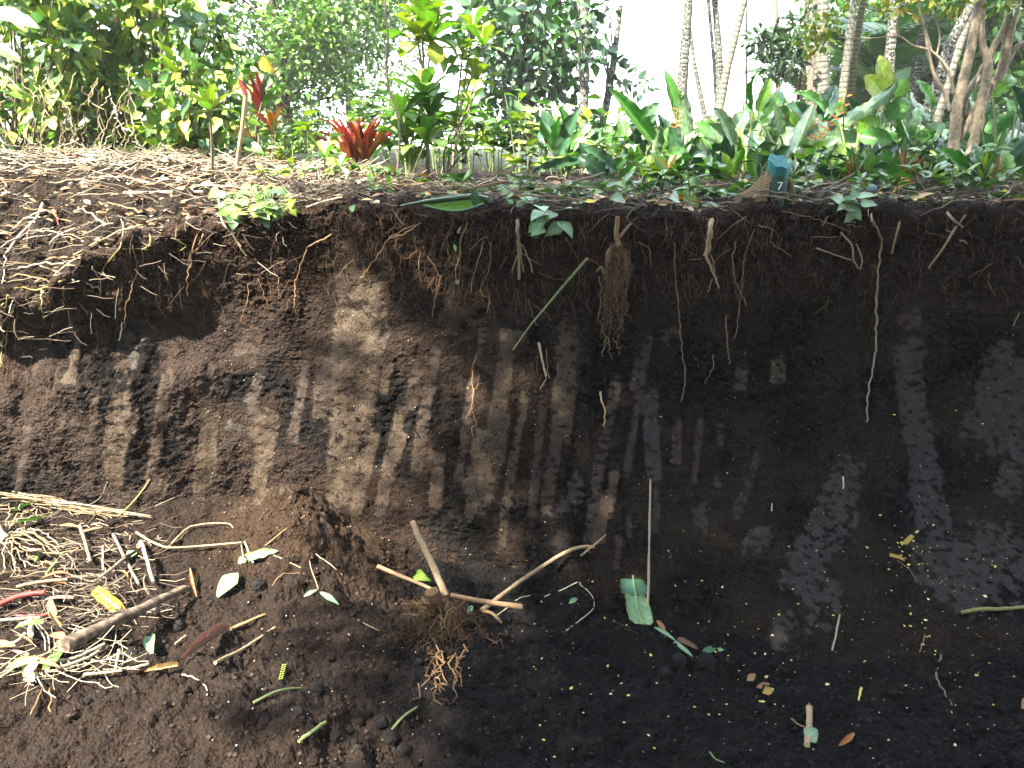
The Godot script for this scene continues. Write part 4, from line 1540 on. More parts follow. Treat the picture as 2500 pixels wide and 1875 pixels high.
	# heliconia bed: the big blades one can tell apart
	heliconia("heliconia with one long green blade rising over the white sky", 1600, 6.2, [[1489, 214, 1592, 344, 36, M.h_mid], [1400, 328, 1490, 376, 36, M.h_grey], [1301, 414, 1432, 390, 26, M.h_dark], [1455, 342, 1560, 405, 34, M.h_dark], [1545, 330, 1530, 400, 36, M.h_grey]], [M.h_mid])
	heliconia("heliconia with torn upright blade and hanging orange flowers", 1665, 6.6, [[1626, 170, 1664, 310, 32, M.h_mid], [1668, 225, 1680, 330, 40, M.h_grey], [1640, 300, 1660, 380, 36, M.h_dark]], [M.h_mid], [1655, 268, 1652, 290, 1650, 312])
	heliconia("heliconia with a lime upright blade lit through", 1815, 6.0, [[1812, 290, 1820, 420, 26, M.h_lime], [1770, 330, 1775, 430, 32, M.h_dark], [1845, 310, 1835, 420, 34, M.h_dark], [1830, 165, 1838, 270, 20, M.h_mid], [1750, 262, 1790, 350, 40, M.h_grey]], [M.h_dark])
	heliconia("heliconia with a broad pale blade before the ringed palm", 1955, 5.9, [[1987, 253, 1940, 372, 46, M.h_grey], [1922, 200, 1862, 305, 36, M.h_mid], [1895, 258, 1905, 330, 30, M.h_grey], [2030, 290, 1965, 360, 42, M.h_grey]], [M.h_mid])
	heliconia("heliconia with white-glinting blades and orange flower chains", 2090, 6.1, [[2190, 232, 2050, 300, 44, M.h_grey], [2225, 235, 2165, 290, 52, M.h_mid], [2145, 290, 2095, 325, 50, M.h_lime], [2010, 330, 2095, 350, 42, M.h_grey], [2180, 345, 2100, 330, 44, M.h_mid]], [M.h_mid], [2066, 228, 2053, 269, 2028, 300, 2006, 326, 1987, 342])
	heliconia("heliconia with dark wet blades beside the cream ti plant", 1715, 5.6, [[1690, 350, 1712, 430, 34, M.h_dark], [1740, 370, 1725, 440, 32, M.h_dark], [1765, 395, 1730, 430, 30, M.h_mid]], [M.h_dark])
	heliconia("banana-like heliconia at the picture's edge with lime blade", 2450, 5.7, [[2494, 172, 2424, 236, 30, M.h_lime], [2470, 206, 2492, 300, 46, M.h_dark], [2400, 326, 2480, 276, 40, M.h_mid], [2500, 300, 2460, 380, 46, M.h_grey], [2520, 330, 2440, 400, 48, M.h_dark]], [M.h_dark])
	heliconia("heliconia with yellow-green palm-like blade behind the patchy trunk", 2170, 8.5, [[2120, 180, 2160, 240, 50, M.g_lime], [2150, 132, 2165, 225, 40, M.g_lime], [2215, 190, 2180, 235, 44, M.h_lime]], [M.h_lime])
	var row := [1385, 1450, 1530, 1600, 1680, 1745, 1800, 1870, 1925, 1990, 2050, 2110, 2175, 2230, 2290, 2390, 2440, 2490]
	for k in row.size():
		wild_heliconia("dark heliconia clump with overlapping blades in the back row", row[k], rnd(6.6, 7.8), 255 + 40 * absf(sin(k * 1.7)), 9, [M.h_dark, M.h_mid, M.h_mid, M.h_grey])
	for k in 15:
		wild_heliconia("tall heliconia clump far back against the trunks", 1560 + k * 64 + rnd(-20, 20), rnd(8.2, 9.4), 175 + 50 * absf(sin(k * 2.3)) + (60 if k < 4 else 0), 6, [M.h_mid, M.h_grey, M.h_lime, M.h_dark])
	for k in 12:
		wild_heliconia("low heliconia clump close behind the lip", 1500 + k * 88 + rnd(-15, 15), rnd(5.2, 5.8), 345, 6, [M.h_dark, M.h_mid, M.h_dark, M.h_lime])
	# low leafy plants all along
	for k in 15:
		var sx := 1120.0 + k * 33 + rnd(-10, 10)
		low_plant("low leafy plant behind the brown pole", sx, rnd(5.0, 7.5), rnd(0.2, 0.5), 16, 0.11, pick(["ovate", "heart"]), [M.g_mid, M.g_light, M.g_dark, M.g_lime])
	for k in 13:
		low_plant("low leafy plant among the heliconia stalks", 1620 + k * 70 + rnd(-20, 20), rnd(4.7, 5.6), rnd(0.12, 0.3), 15, 0.12, pick(["ovate", "heart", "lance"]), [M.g_mid, M.g_dark, M.g_dark, M.g_light, M.h_grey])
	for k in 20:
		low_plant("bushy plant filling the far bed behind the rosette shrubs", 880 + k * 34 + rnd(-14, 14), rnd(7.0, 9.0), rnd(0.45, 0.85), 26, 0.16, pick(["ovate", "heart"]), [M.g_light, M.g_lime, M.g_mid, M.g_dark])
	for k in 14:
		low_plant("rounded bush at the very back of the bed", 900 + k * 42 + rnd(-14, 14), rnd(9.5, 12.0), rnd(0.5, 0.9), 34, 0.22, pick(["ovate", "heart"]), [M.g_light, M.g_mid, M.g_mid, M.g_dark])
	for k in 10:
		low_plant("low sunlit plant between the ti plants", 600 + k * 52 + rnd(-12, 12), rnd(4.9, 6.2), rnd(0.12, 0.35), 16, 0.10, pick(["ovate", "heart"]), [M.g_light, M.g_lime, M.g_mid, M.g_pale])
	for k in 6:
		low_plant("fan-leaved low plant at the foot of the thicket", 300 + k * 60, rnd(5.3, 5.9), rnd(0.1, 0.25), 14, 0.11, "ovate", [M.g_lime, M.g_light])
	for q in [[2085, 4.75, "spiky olive bromeliad beside the fallen pale leaf"], [2205, 5.0, "spiky bromeliad with a red flower spike before the branching tree"], [2400, 4.9, "yellowish bromeliad at the foot of the branching tree"]]:
		var b := garden(q[0], q[1])
		var t := thing("bromeliad", q[2], "plant", b, "bromeliads in the bed")
		rosette(t, Vector3(0, 0.05, 0), 22, 0.19, 0.024, "strip", [M.h_mid, M.g_dark, M.l_brown if q[0] < 2300 else M.g_lime], 0.1, 1.5)
		stem(t, "flower_spike", [Vector3(0.03, 0.02, 0.03), Vector3(0.05, 0.12, 0.05), Vector3(0.05, 0.2, 0.05)], 0.008, 0.005, M.l_scarlet)
	for k in 22:
		low_plant("small leafy seedling right on the lip", 1130 + k * 62 + rnd(-25, 25), rnd(4.2, 4.7), rnd(0.05, 0.16), 12, 0.085, pick(["ovate", "heart", "lance"]), [M.g_mid, M.g_light, M.g_dark, M.g_mid, M.h_grey], "seedling", "seedlings along the lip")
	for k in 7:
		low_plant("small sunlit seedling at the mulch edge", 640 + k * 70 + rnd(-25, 25), rnd(4.3, 4.9), rnd(0.05, 0.16), 12, 0.08, pick(["ovate", "heart"]), [M.g_mid, M.g_light, M.g_lime], "seedling", "seedlings along the lip")
	painted_stump()


func stem_sapling():
	var d := 5.0
	var b := garden(965, d)
	var t := thing("thin_sapling", "very thin bare sapling rising through the rosette shrubs", "plant", b)
	var p := [Vector3(0, -0.02, 0)]
	for q in [[1300, 1100], [1215, 760], [1190, 600], [1200, 330], [1180, 60], [1175, -60]]:
		p.append(at(sp("A2", q[0], q[1]), d) - b)
	stem(t, "stem", p, 0.009, 0.006, M.bark)
	rosette(t, p[6], 7, 0.16, 0.065, "obovate", [M.g_lime, M.g_light], 0.4, 1.9)


func painted_stump():
	# the cut stump with turquoise paint on its slanted top and a white 7 on its side
	var o := on_top(at(Vector2(1893, 500), 4.08).x, -4.08) + Vector3(0, 0.02, 0)
	var t := thing("painted_stump", "cut stump with turquoise-painted slanted top and a white 7", "stump", o)
	var r := px_r(48, 4.15)
	var h := 0.20
	var mb := MB.new()
	var top := MB.new()
	var n := 22
	for k in n:
		var a := TAU * k / n
		var dir := Vector3(cos(a), 0, sin(a))
		var y := h - 0.032 * cos(a - 1.3) + 0.006 * sin(a * 5.0)
		for s in 5:
			var f := s / 4.0
			mb.put(dir * r * (1.12 - 0.12 * f + 0.04 * sin(a * 4.0)) + Vector3(0, lerpf(-0.08, y - 0.045, f), 0), dir, Vector2(f, f))
		top.put(dir * r * 1.01 + Vector3(0, y - 0.045, 0), dir, Vector2())
		top.put(dir * r * 1.03 + Vector3(0, y, 0), dir, Vector2())
		top.put(dir * r * 0.98 + Vector3(0, y + 0.004, 0), Vector3.UP, Vector2())
	var ctr := top.put(Vector3(0, h - 0.004, 0), Vector3.UP, Vector2())
	for k in n:
		var q := (k + 1) % n
		for s in 4:
			mb.quad(k * 5 + s, q * 5 + s, q * 5 + s + 1, k * 5 + s + 1)
		top.quad(k * 3, q * 3, q * 3 + 1, k * 3 + 1)
		top.quad(k * 3 + 1, q * 3 + 1, q * 3 + 2, k * 3 + 2)
		top.tri(k * 3 + 2, q * 3 + 2, ctr)
	part(t, "post", mb.mesh(), M.bottle_green)
	part(t, "painted_top", top.mesh(), M.turquoise)
	var tm := TextMesh.new()
	tm.text = "7"
	tm.font_size = 32
	tm.pixel_size = 0.0016
	tm.depth = 0.003
	part(t, "white_mark", tm, M.stump_white, Transform3D(Basis(), Vector3(-0.004, h - 0.115, r * 1.12)))
	# the root flare: a ridged skirt spreading from the post to one side
	var sk := MB.new()
	var na := 30
	var nr := 9
	for i in na + 1:
		var a := lerpf(deg_to_rad(95), deg_to_rad(226), float(i) / na)
		var reach := lerpf(0.06, 0.27, pow(sin(PI * clampf(float(i) / na * 1.1, 0.0, 1.0)), 0.7)) * (1.0 + 0.22 * sin(a * 11.0))
		for j in nr + 1:
			var f := float(j) / nr
			var rr := r * 1.02 + reach * pow(f, 1.5)
			var y := lerpf(h - 0.045 + 0.02 * sin(a * 5.0), -0.07, f) + 0.006 * sin(f * 21.0 + a * 3.0)
			sk.put(Vector3(cos(a) * rr, y, -sin(a) * rr * 0.8), Vector3(cos(a), 0.6, -sin(a)).normalized(), Vector2(f, f))
	for i in na:
		for j in nr:
			var q := i * (nr + 1) + j
			sk.quad(q, q + 1, q + nr + 2, q + nr + 1)
	part(t, "root_flare", sk.mesh(), M.buttress)
	var b := MB.new()
	tube(b, smooth(v3([Vector3(r * 0.9, h - 0.08, 0.01), Vector3(r * 1.25, h * 0.4, 0.02), Vector3(r * 1.7, -0.05, 0.02)]), 5), 0.008, 0.02, 8, 0.2)
	part(t, "root_flare", b.mesh(), M.buttress)


# ------------------------------------------------------------------ sticks and roots
# mode h: hugs the wall, l: lies on the ground, f: straight between its ends, d: stands in the air at the depths given
func run_of(tile: String, flat: Array, mode: String, r: float, deps := []) -> PackedVector3Array:
	var s := spp(tile, flat)
	var p := PackedVector3Array()
	if mode == "d":
		for k in s.size():
			p.append(at(s[k], lerpf(deps[0], deps[1], float(k) / (s.size() - 1))))
		return p
	for q in s:
		var h := hit(q)
		if mode == "h":
			h += (CAM - h).normalized() * (r + 0.012) + Vector3(0, 0, 0.01)
		else:
			h += Vector3(0, r * 1.1 + 0.006, 0)
		p.append(h)
	if mode == "f":
		return v3([p[0], p[0].lerp(p[p.size() - 1], 0.5), p[p.size() - 1]])
	return p


func stick(tile: String, r0: float, r1: float, m: String, mode: String, called: String, label: String, flat: Array, deps := [], wob := -1.0) -> MeshInstance3D:
	var thin := 0.66 if root_like(called) else (1.0 if called == "log" else 0.8)
	r0 *= thin
	r1 *= thin
	var p := run_of(tile, flat, mode, r0 * 0.001, deps)
	var o := p[0]
	var q := smooth(rel(p, o), 5)
	var root := called.contains("root")
	if wob < 0.0:
		wob = 0.005 if root else 0.0012
	q = wobble(q, wob, 0.55)
	q[0] = Vector3.ZERO
	var mb := MB.new()
	tube(mb, q, r0 * 0.001, r1 * 0.001, 7 if r0 > 5 else 5, 0.3 if root else 0.16)
	var cat := "root" if root else ("vine" if called.contains("vine") else ("log" if called == "log" else "stick"))
	return single(called, mb.mesh(), M[m], label, cat, Transform3D(Basis(), o), "roots hanging from the bank" if root else "")


func root_like(called: String) -> bool:
	return called.contains("root") or called.contains("vine")


func flat_leaf(tile: String, kind: String, v: int, m: String, label: String, bx: float, by: float, tx: float, ty: float, w: float, called := "fallen_leaf", up := Vector3(0, 0.8, 0.6), lift := 0.012, group := "fallen leaves"):
	var b := hit(sp(tile, bx, by)) + Vector3(0, lift, lift)
	var t := hit(sp(tile, tx, ty)) + Vector3(0, lift * 1.6, lift * 1.6)
	var wide := px_r(w / TILES[tile][2], (b - CAM).length()) * 2.0
	var l := b.distance_to(t)
	if l < 0.02:
		t = b + Vector3(0.03, 0, 0)
	single(called, U[kind][v], M[m], label, "leaf", blade_xf(b, t, wide, up), group)


func unit_straw(bend: float) -> ArrayMesh:
	var mb := MB.new()
	for k in 4:
		var f := k / 3.0
		for i in 4:
			var a := TAU * i / 4.0
			mb.put(Vector3(cos(a) * (0.5 - 0.15 * f) + bend * sin(PI * f), f, sin(a) * (0.5 - 0.15 * f) + bend * 0.4 * sin(TAU * f)), Vector3(cos(a), 0, sin(a)), Vector2(i / 4.0, f))
	for k in 3:
		for i in 4:
			mb.quad(k * 4 + i, k * 4 + (i + 1) % 4, k * 4 + 4 + (i + 1) % 4, k * 4 + 4 + i)
	mb.quad(0, 1, 2, 3)
	mb.quad(12, 13, 14, 15)
	return mb.mesh()


func straw_xf(p: Vector3, dir: Vector3, l: float, r: float) -> Transform3D:
	var y := dir.normalized()
	var x := y.cross(Vector3(0.3, 0.9, 0.2)).normalized()
	return Transform3D(Basis(x * r * 2.0, y * l, x.cross(y) * r * 2.0), p)


func stuff_cloud(called: String, mesh: Mesh, m: Material, xfs: Array, cols: Array, label: String, cat: String):
	var o := leaf_cloud(self, called, mesh, m, xfs, cols)
	o.set_meta("kind", "stuff")
	o.set_meta("label", label)
	o.set_meta("category", cat)


func straw_col() -> Color:
	var q: Color = pick([Color(0.17, 0.135, 0.097), Color(0.28, 0.235, 0.17), Color(0.115, 0.083, 0.057), Color(0.075, 0.055, 0.04), Color(0.15, 0.122, 0.09), Color(0.055, 0.041, 0.032), Color(0.09, 0.07, 0.053)])
	var g := rnd(0.8, 1.15)
	return Color(q.r * g, q.g * g, q.b * g)


func mulch_spot() -> Vector3:
	# thick on the heap, thinning out along the lip
	var x := 0.0
	if R.randf() < 0.68:
		x = rnd(-3.1, -0.9)
	else:
		x = rnd(-1.0, 3.0)
	var z0 := tab(x, LIP_Z)
	var z := z0 + 0.03 - pow(R.randf(), 1.25) * (2.0 if x < -1.0 else 1.3)
	return on_top(x, z)


func build_top_litter():
	var us := [unit_straw(2.2), unit_straw(-4.0)]
	var xfs := []
	var cols := []
	for k in 3900:
		var p := mulch_spot()
		if p.x < -1.5 and p.z > -4.5 and R.randf() < 0.62:
			continue
		var a := rnd(0, TAU)
		var dir := Vector3(cos(a), rnd(-0.25, 0.45), sin(a) * 0.6)
		if p.x < -1.3:
			dir.y -= 0.25 * maxf(0.0, dir.z)
		xfs.append(straw_xf(p + Vector3(0, rnd(0.0, 0.03), 0), dir, rnd(0.05, 0.22), rnd(0.0011, 0.0032)))
		var sc := straw_col()
		if p.z < -4.5 and p.x < 0.2 and R.randf() < 0.5:
			sc = Color(0.42, 0.36, 0.27)
		cols.append(sc)
	# strands hanging over the edge
	for k in 190:
		var x := rnd(-2.9, -1.1) if k < 130 else rnd(-1.0, 3.0)
		var p := on_top(x, tab(x, LIP_Z) + 0.02) + Vector3(0, 0.01 - pow(R.randf(), 1.5) * 0.3, 0.10)
		xfs.append(straw_xf(p, Vector3(rnd(-1.6, 1.6), rnd(-1.0, 0.3), rnd(0.0, 0.5)), rnd(0.04, 0.15), rnd(0.0008, 0.0022)))
		cols.append(straw_col())
	stuff_cloud("straw_litter", us[0], M.straw_var, xfs, cols, "matted dry straw and broken stalks covering the bank top", "litter")
	xfs = []
	cols = []
	for k in 1700:
		var p := mulch_spot() + Vector3(0, rnd(0.0, 0.025), 0)
		var l := rnd(0.02, 0.075)
		var a := rnd(0, TAU)
		xfs.append(blade_xf(p, p + Vector3(cos(a), rnd(-0.1, 0.4), sin(a)) * l, l * rnd(0.3, 0.7), (Vector3.UP + rand_dir() * 0.8).normalized()))
		var q: Color = pick([Color(0.20, 0.12, 0.06), Color(0.28, 0.20, 0.11), Color(0.14, 0.08, 0.05), Color(0.30, 0.25, 0.17), Color(0.22, 0.11, 0.05)])
		if p.x > -0.6 and R.randf() < 0.35:
			q = pick([Color(0.06, 0.16, 0.05), Color(0.12, 0.26, 0.06), Color(0.5, 0.42, 0.06)])
		cols.append(q)
	stuff_cloud("leaf_litter", U.small[0], M.straw_var, xfs, cols, "small curled dead leaves scattered over the bank top", "litter")
	# thicker dry stalks
	for k in 130:
		var p := mulch_spot()
		var a := rnd(-0.6, 0.6) + (PI if R.randf() < 0.5 else 0.0)
		var l := rnd(0.14, 0.42)
		var e := p + Vector3(cos(a), 0, sin(a)) * l
		var base := tab(e.x, LIP_Z)
		if e.z > base + 0.1:
			e.z = base + 0.05
		e = on_top(e.x, e.z) + Vector3(0, rnd(0.01, 0.05), 0)
		var mb := MB.new()
		var r := rnd(0.003, 0.008)
		tube(mb, wobble(smooth(v3([Vector3(0, 0, 0), (e - p) * 0.5 + Vector3(0, 0.015, 0), e - p]), 4), 0.008, 0.5), r, r * 0.7, 6, 0.15, rnd(0.5, 1.0))
		var kind: Array = pick([["straw", "tan"], ["straw_pale", "pale"], ["straw", "tan"], ["straw_brown", "brown"], ["straw_grey", "grey"]])
		single("dry_stalk", mb.mesh(), M[kind[0]], "broken %s stalk in the litter by %s" % [kind[1], near_to(p, TOP_MARKS)], "stalk", Transform3D(Basis(), p + Vector3(0, r + 0.012, 0)), "dry stalks on the bank top")
	for k in 80:
		var x := rnd(-0.9, 2.9)
		var p := on_top(x, tab(x, LIP_Z) - rnd(-0.02, 0.9)) + Vector3(0, 0.025, 0)
		var a := rnd(0, TAU)
		var l := rnd(0.07, 0.15)
		var kind: Array = pick([[M.g_mid, "green"], [M.g_light, "light green"], [M.g_pale, "pale green"], [M.h_grey, "grey-green"], [M.l_yellow, "yellow"], [M.g_dark, "dark green"], [M.g_mid, "green"], [M.l_tan, "tan"]])
		single("fallen_leaf", pick(U.heart + U.ovate), kind[0], "%s leaf fallen on the litter by %s" % [kind[1], near_to(p, TOP_MARKS)], "leaf", blade_xf(p, p + Vector3(cos(a), rnd(0.0, 0.35), sin(a)) * l, l * rnd(0.5, 0.8), (Vector3.UP + rand_dir() * 0.4).normalized()), "fallen leaves along the lip")
	# named things on the top
	stick("B3", 11, 9, "bark", "d", "pole", "long brown pole lying aslant on the lip", [872, 8, 600, 85, 300, 140, -100, 182], [4.85, 4.35])
	stick("B2", 9, 6, "straw_brown", "d", "dead_branch", "dark bundle-like branch behind the rolled leaf", [1985, 75, 1500, 172, 1100, 195], [4.5, 4.3])
	stick("B2", 4, 3, "stem_red", "d", "red_twig", "thin dark red stem pointing at the rolled leaf", [1000, 25, 1180, 130, 1325, 220], [4.6, 4.15])
	stick("B2", 9, 8, "straw_pale", "d", "white_stake", "short white stake at the foot of the red ti plant", [805, 0, 770, 70, 738, 145], [4.5, 4.45])
	stick("B3", 8, 6, "straw", "d", "straight_stick", "pale straight stick lying before the heliconias", [2070, 88, 1800, 96, 1430, 142], [4.5, 4.4])
	stick("B3", 5, 3, "stem_green", "d", "green_rod", "thin green stem lying behind the brown pole", [150, 80, 900, 128, 1390, 190], [4.6, 4.35])
	stick("B4", 6, 4, "bark", "d", "grey_stick", "grey stick slanting up beside the painted stump", [620, 165, 760, 85, 905, 8], [4.2, 4.5])
	stick("B4", 6, 5, "straw_pale", "l", "pale_stick", "pale stick on the lip beside the stump", [430, 205, 600, 230, 750, 250])
	stick("B2", 7, 5, "straw_pale", "l", "pale_stick", "pale stick on the crumbly edge beside the vine leaves", [745, 212, 600, 245, 470, 275])
	stick("B1", 13, 10, "straw_pale", "l", "split_stalk", "broad white split stalk on the mulch", [945, 300, 1250, 285, 1560, 285])
	stick("B1", 8, 6, "wood_cut", "l", "split_stalk", "long tan stalk on the mulch behind the white one", [1380, 245, 1650, 255, 1940, 290])
	stick("B1", 6, 4, "straw_grey", "l", "dark_twig", "dark twig at the back of the mulch", [870, 100, 1060, 66])
	stick("B1", 5, 3, "stem_red", "d", "crimson_stalk", "small pinkish red stem standing in the mulch", [1300, 262, 1240, 220, 1190, 180], [4.6, 4.7])
	stick("B1", 5, 3, "stem_red", "d", "crimson_stalk", "pinkish red shoot on the face of the mulch heap", [450, 540, 440, 480, 430, 440], [4.0, 4.05])
	stick("B1", 12, 9, "straw_pale", "d", "split_stalk", "upright pale stalk end in the mulch", [1490, 440, 1485, 330, 1480, 240], [4.2, 4.35])
	stick("B1", 9, 6, "straw_pale", "d", "upright_stalk", "thin pale stalk standing below the cut stem", [1600, 340, 1600, 200, 1608, 60], [4.5, 4.7])
	stick("B4", 7, 4, "straw", "l", "straight_stick", "straw-coloured stick flat along the right lip litter", [1300, 190, 1600, 120, 1740, 90])
	stick("B4", 7, 5, "straw_pale", "l", "straight_stick", "pale broken stick end poking over the far lip", [2060, 190, 2120, 140])
	rolled_leaf()
	vine_patch("vine with heart-shaped green leaves on the crumbly edge", "B1", 1960, 400, 330, 120, 34, 0.075, ["g_mid", "g_light", "g_light", "g_dark"])
	vine_patch("green vine leaves spilling over the edge of the crumbly soil", "B2", 170, 270, 230, 110, 26, 0.07, ["g_mid", "g_light", "g_lime"])
	vine_patch("vine leaves around the top of the forked straw stick", "B3", 210, 200, 180, 80, 20, 0.085, ["g_mid", "g_mid", "g_dark", "g_light"])
	vine_patch("drooping vine with large wilted leaves below the lip", "B3", 450, 400, 110, 120, 9, 0.10, ["g_mid", "g_pale", "g_pale"])
	vine_patch("vine leaves scattered on the pale litter in the middle", "B3", 850, 190, 260, 60, 15, 0.075, ["g_mid", "h_grey", "g_light"])
	vine_patch("ivy-like vine leaves beside the painted stump", "B3", 1560, 200, 230, 70, 16, 0.09, ["g_mid", "g_light", "h_grey", "g_dark"])
	vine_patch("bluish ivy leaves hanging over the lip", "B4", 900, 290, 110, 70, 9, 0.085, ["h_grey", "h_grey", "g_pale"])
	flat_leaf("B3", "obovate", 1, "g_mid", "single long green leaf hanging under the lip", 380, 390, 300, 560, 100, "fallen_leaf", Vector3(0.3, 0.2, 1))
	flat_leaf("B4", "heart", 0, "h_grey", "big pale grey-green leaf on the lip litter", 1090, 105, 1285, 30, 130, "fallen_leaf", Vector3(0, 0.7, 0.9))
	flat_leaf("B4", "lance", 0, "h_dark", "dark folded leaf below the big pale leaf", 1080, 140, 1300, 120, 60)
	flat_leaf("B4", "lance", 1, "l_yellow", "upright yellow leaf on the lip", 1220, 165, 1290, 85, 45, "fallen_leaf", Vector3(0, 0.3, 1))
	flat_leaf("B4", "lance", 2, "l_cream", "cream dead leaf hanging over the lip", 1300, 130, 1135, 215, 40)
	flat_leaf("B4", "obovate", 0, "l_cream", "yellowish leaf beside the painted stump", 540, 120, 680, 85, 45)
	flat_leaf("B4", "paddle", 0, "h_mid", "broad green fallen blade at the far lip", 2000, 110, 1760, 60, 100)
	flat_leaf("B1", "ovate", 0, "l_brown", "curled red-brown leaf on the mulch", 1330, 165, 1400, 150, 40)
	flat_leaf("B3", "paddle", 1, "h_mid", "green fallen blade beside the cream ti plant", 1200, 150, 1420, 100, 60)
	flat_leaf("B3", "paddle", 0, "g_light", "bright green fallen blade on the middle litter", 1440, 190, 1580, 255, 50)
	var p := hit(sp("B4", 1030, 150))
	var tg := MB.new()
	for k in 4:
		tg.put(Vector3(-0.03 if k % 3 == 0 else 0.03, 0.0 if k < 2 else 0.035, 0.008 * (k % 2)), Vector3(0, 0.2, 1).normalized(), Vector2())
	tg.quad(0, 1, 2, 3)
	single("plastic_scrap", tg.mesh(), M.blue_tag, "small pale blue scrap in the litter beside the big pale leaf", "scrap", Transform3D(Basis(Vector3.RIGHT, -0.4), p + Vector3(0, 0.012, 0.01)))


func rolled_leaf():
	var o := hit(sp("B2", 1560, 300)) + Vector3(0, 0.05, 0.07)
	var t := thing("rolled_leaf", "long dark green leaf rolled lengthwise lying on the lip", "leaf", o)
	var dep := -o.z
	var q := func(flat: Array, dd: float) -> PackedVector3Array:
		var s := spp("B2", flat)
		var p := PackedVector3Array()
		for k in s:
			p.append(at(k, dep + dd) - o)
		return p
	var mb := MB.new()
	tube(mb, smooth(q.call([1195, 262, 1320, 240, 1480, 218, 1740, 192, 1865, 215], 0.02), 6), 0.007, 0.024, 10, 0.08, 0.8)
	part(t, "upper_roll", mb.mesh(), M.h_dark)
	mb = MB.new()
	tube(mb, smooth(q.call([1385, 262, 1550, 300, 1690, 296, 1835, 248], -0.03), 6), 0.006, 0.012, 8, 0.08, 0.8)
	part(t, "lower_roll", mb.mesh(), M.h_dark)
	var a: PackedVector3Array = smooth(q.call([1360, 248, 1500, 240, 1700, 215, 1845, 215], 0.0), 5)
	var b: PackedVector3Array = smooth(q.call([1390, 265, 1550, 296, 1690, 292, 1840, 245], -0.02), 5)
	mb = MB.new()
	for k in a.size():
		mb.put(a[k], Vector3(0, 0.5, 0.85), Vector2(0.2, k / 15.0))
		mb.put(a[k].lerp(b[k], 0.5) - Vector3(0, 0.004, 0.016), Vector3(0, 0.4, 0.9), Vector2(0.5, k / 15.0))
		mb.put(b[k], Vector3(0, 0.6, 0.8), Vector2(0.8, k / 15.0))
	for k in a.size() - 1:
		for s in 2:
			mb.quad(k * 3 + s, k * 3 + s + 1, k * 3 + s + 4, k * 3 + s + 3)
	part(t, "inner_blade", mb.mesh(), M.h_lime)
	part(t, "torn_flap", U.lance[0], M.h_dark, blade_xf(a[12] + Vector3(0, -0.03, 0.02), a[12] + Vector3(0.0, 0.06, 0.03), 0.045, Vector3(0, 0.2, 1)))


func vine_patch(label: String, tile: String, cx: float, cy: float, rx: float, ry: float, n: int, size: float, mats: Array):
	var o := hit(sp(tile, cx, cy))
	var t := thing("creeping_vine", label, "vine", o, "vines along the lip")
	var prev := Vector3.ZERO
	for k in n:
		var a := rnd(0, TAU)
		var r := sqrt(R.randf())
		var p := hit(sp(tile, cx + cos(a) * r * rx, cy + sin(a) * r * ry)) - o
		if p.length() > 1.3:
			continue
		p += Vector3(0, rnd(0.015, 0.05), rnd(0.01, 0.05))
		if k > 0 and k % 2 == 0:
			stem(t, "stem", [prev, prev.lerp(p, 0.5) + Vector3(0, 0.01, 0.012), p], 0.0025, 0.0018, M.stem_green, 4)
		var dir := Vector3(rnd(-1, 1), rnd(-0.7, 0.3), rnd(0.0, 0.8)).normalized()
		var l := size * rnd(0.75, 1.25)
		part(t, "leaf", pick(U.heart), M[pick(mats)], blade_xf(p, p + dir * l, l * rnd(0.65, 0.9), (Vector3(0, 0.9, 0.7) + rand_dir() * 0.5).normalized()))
		prev = p


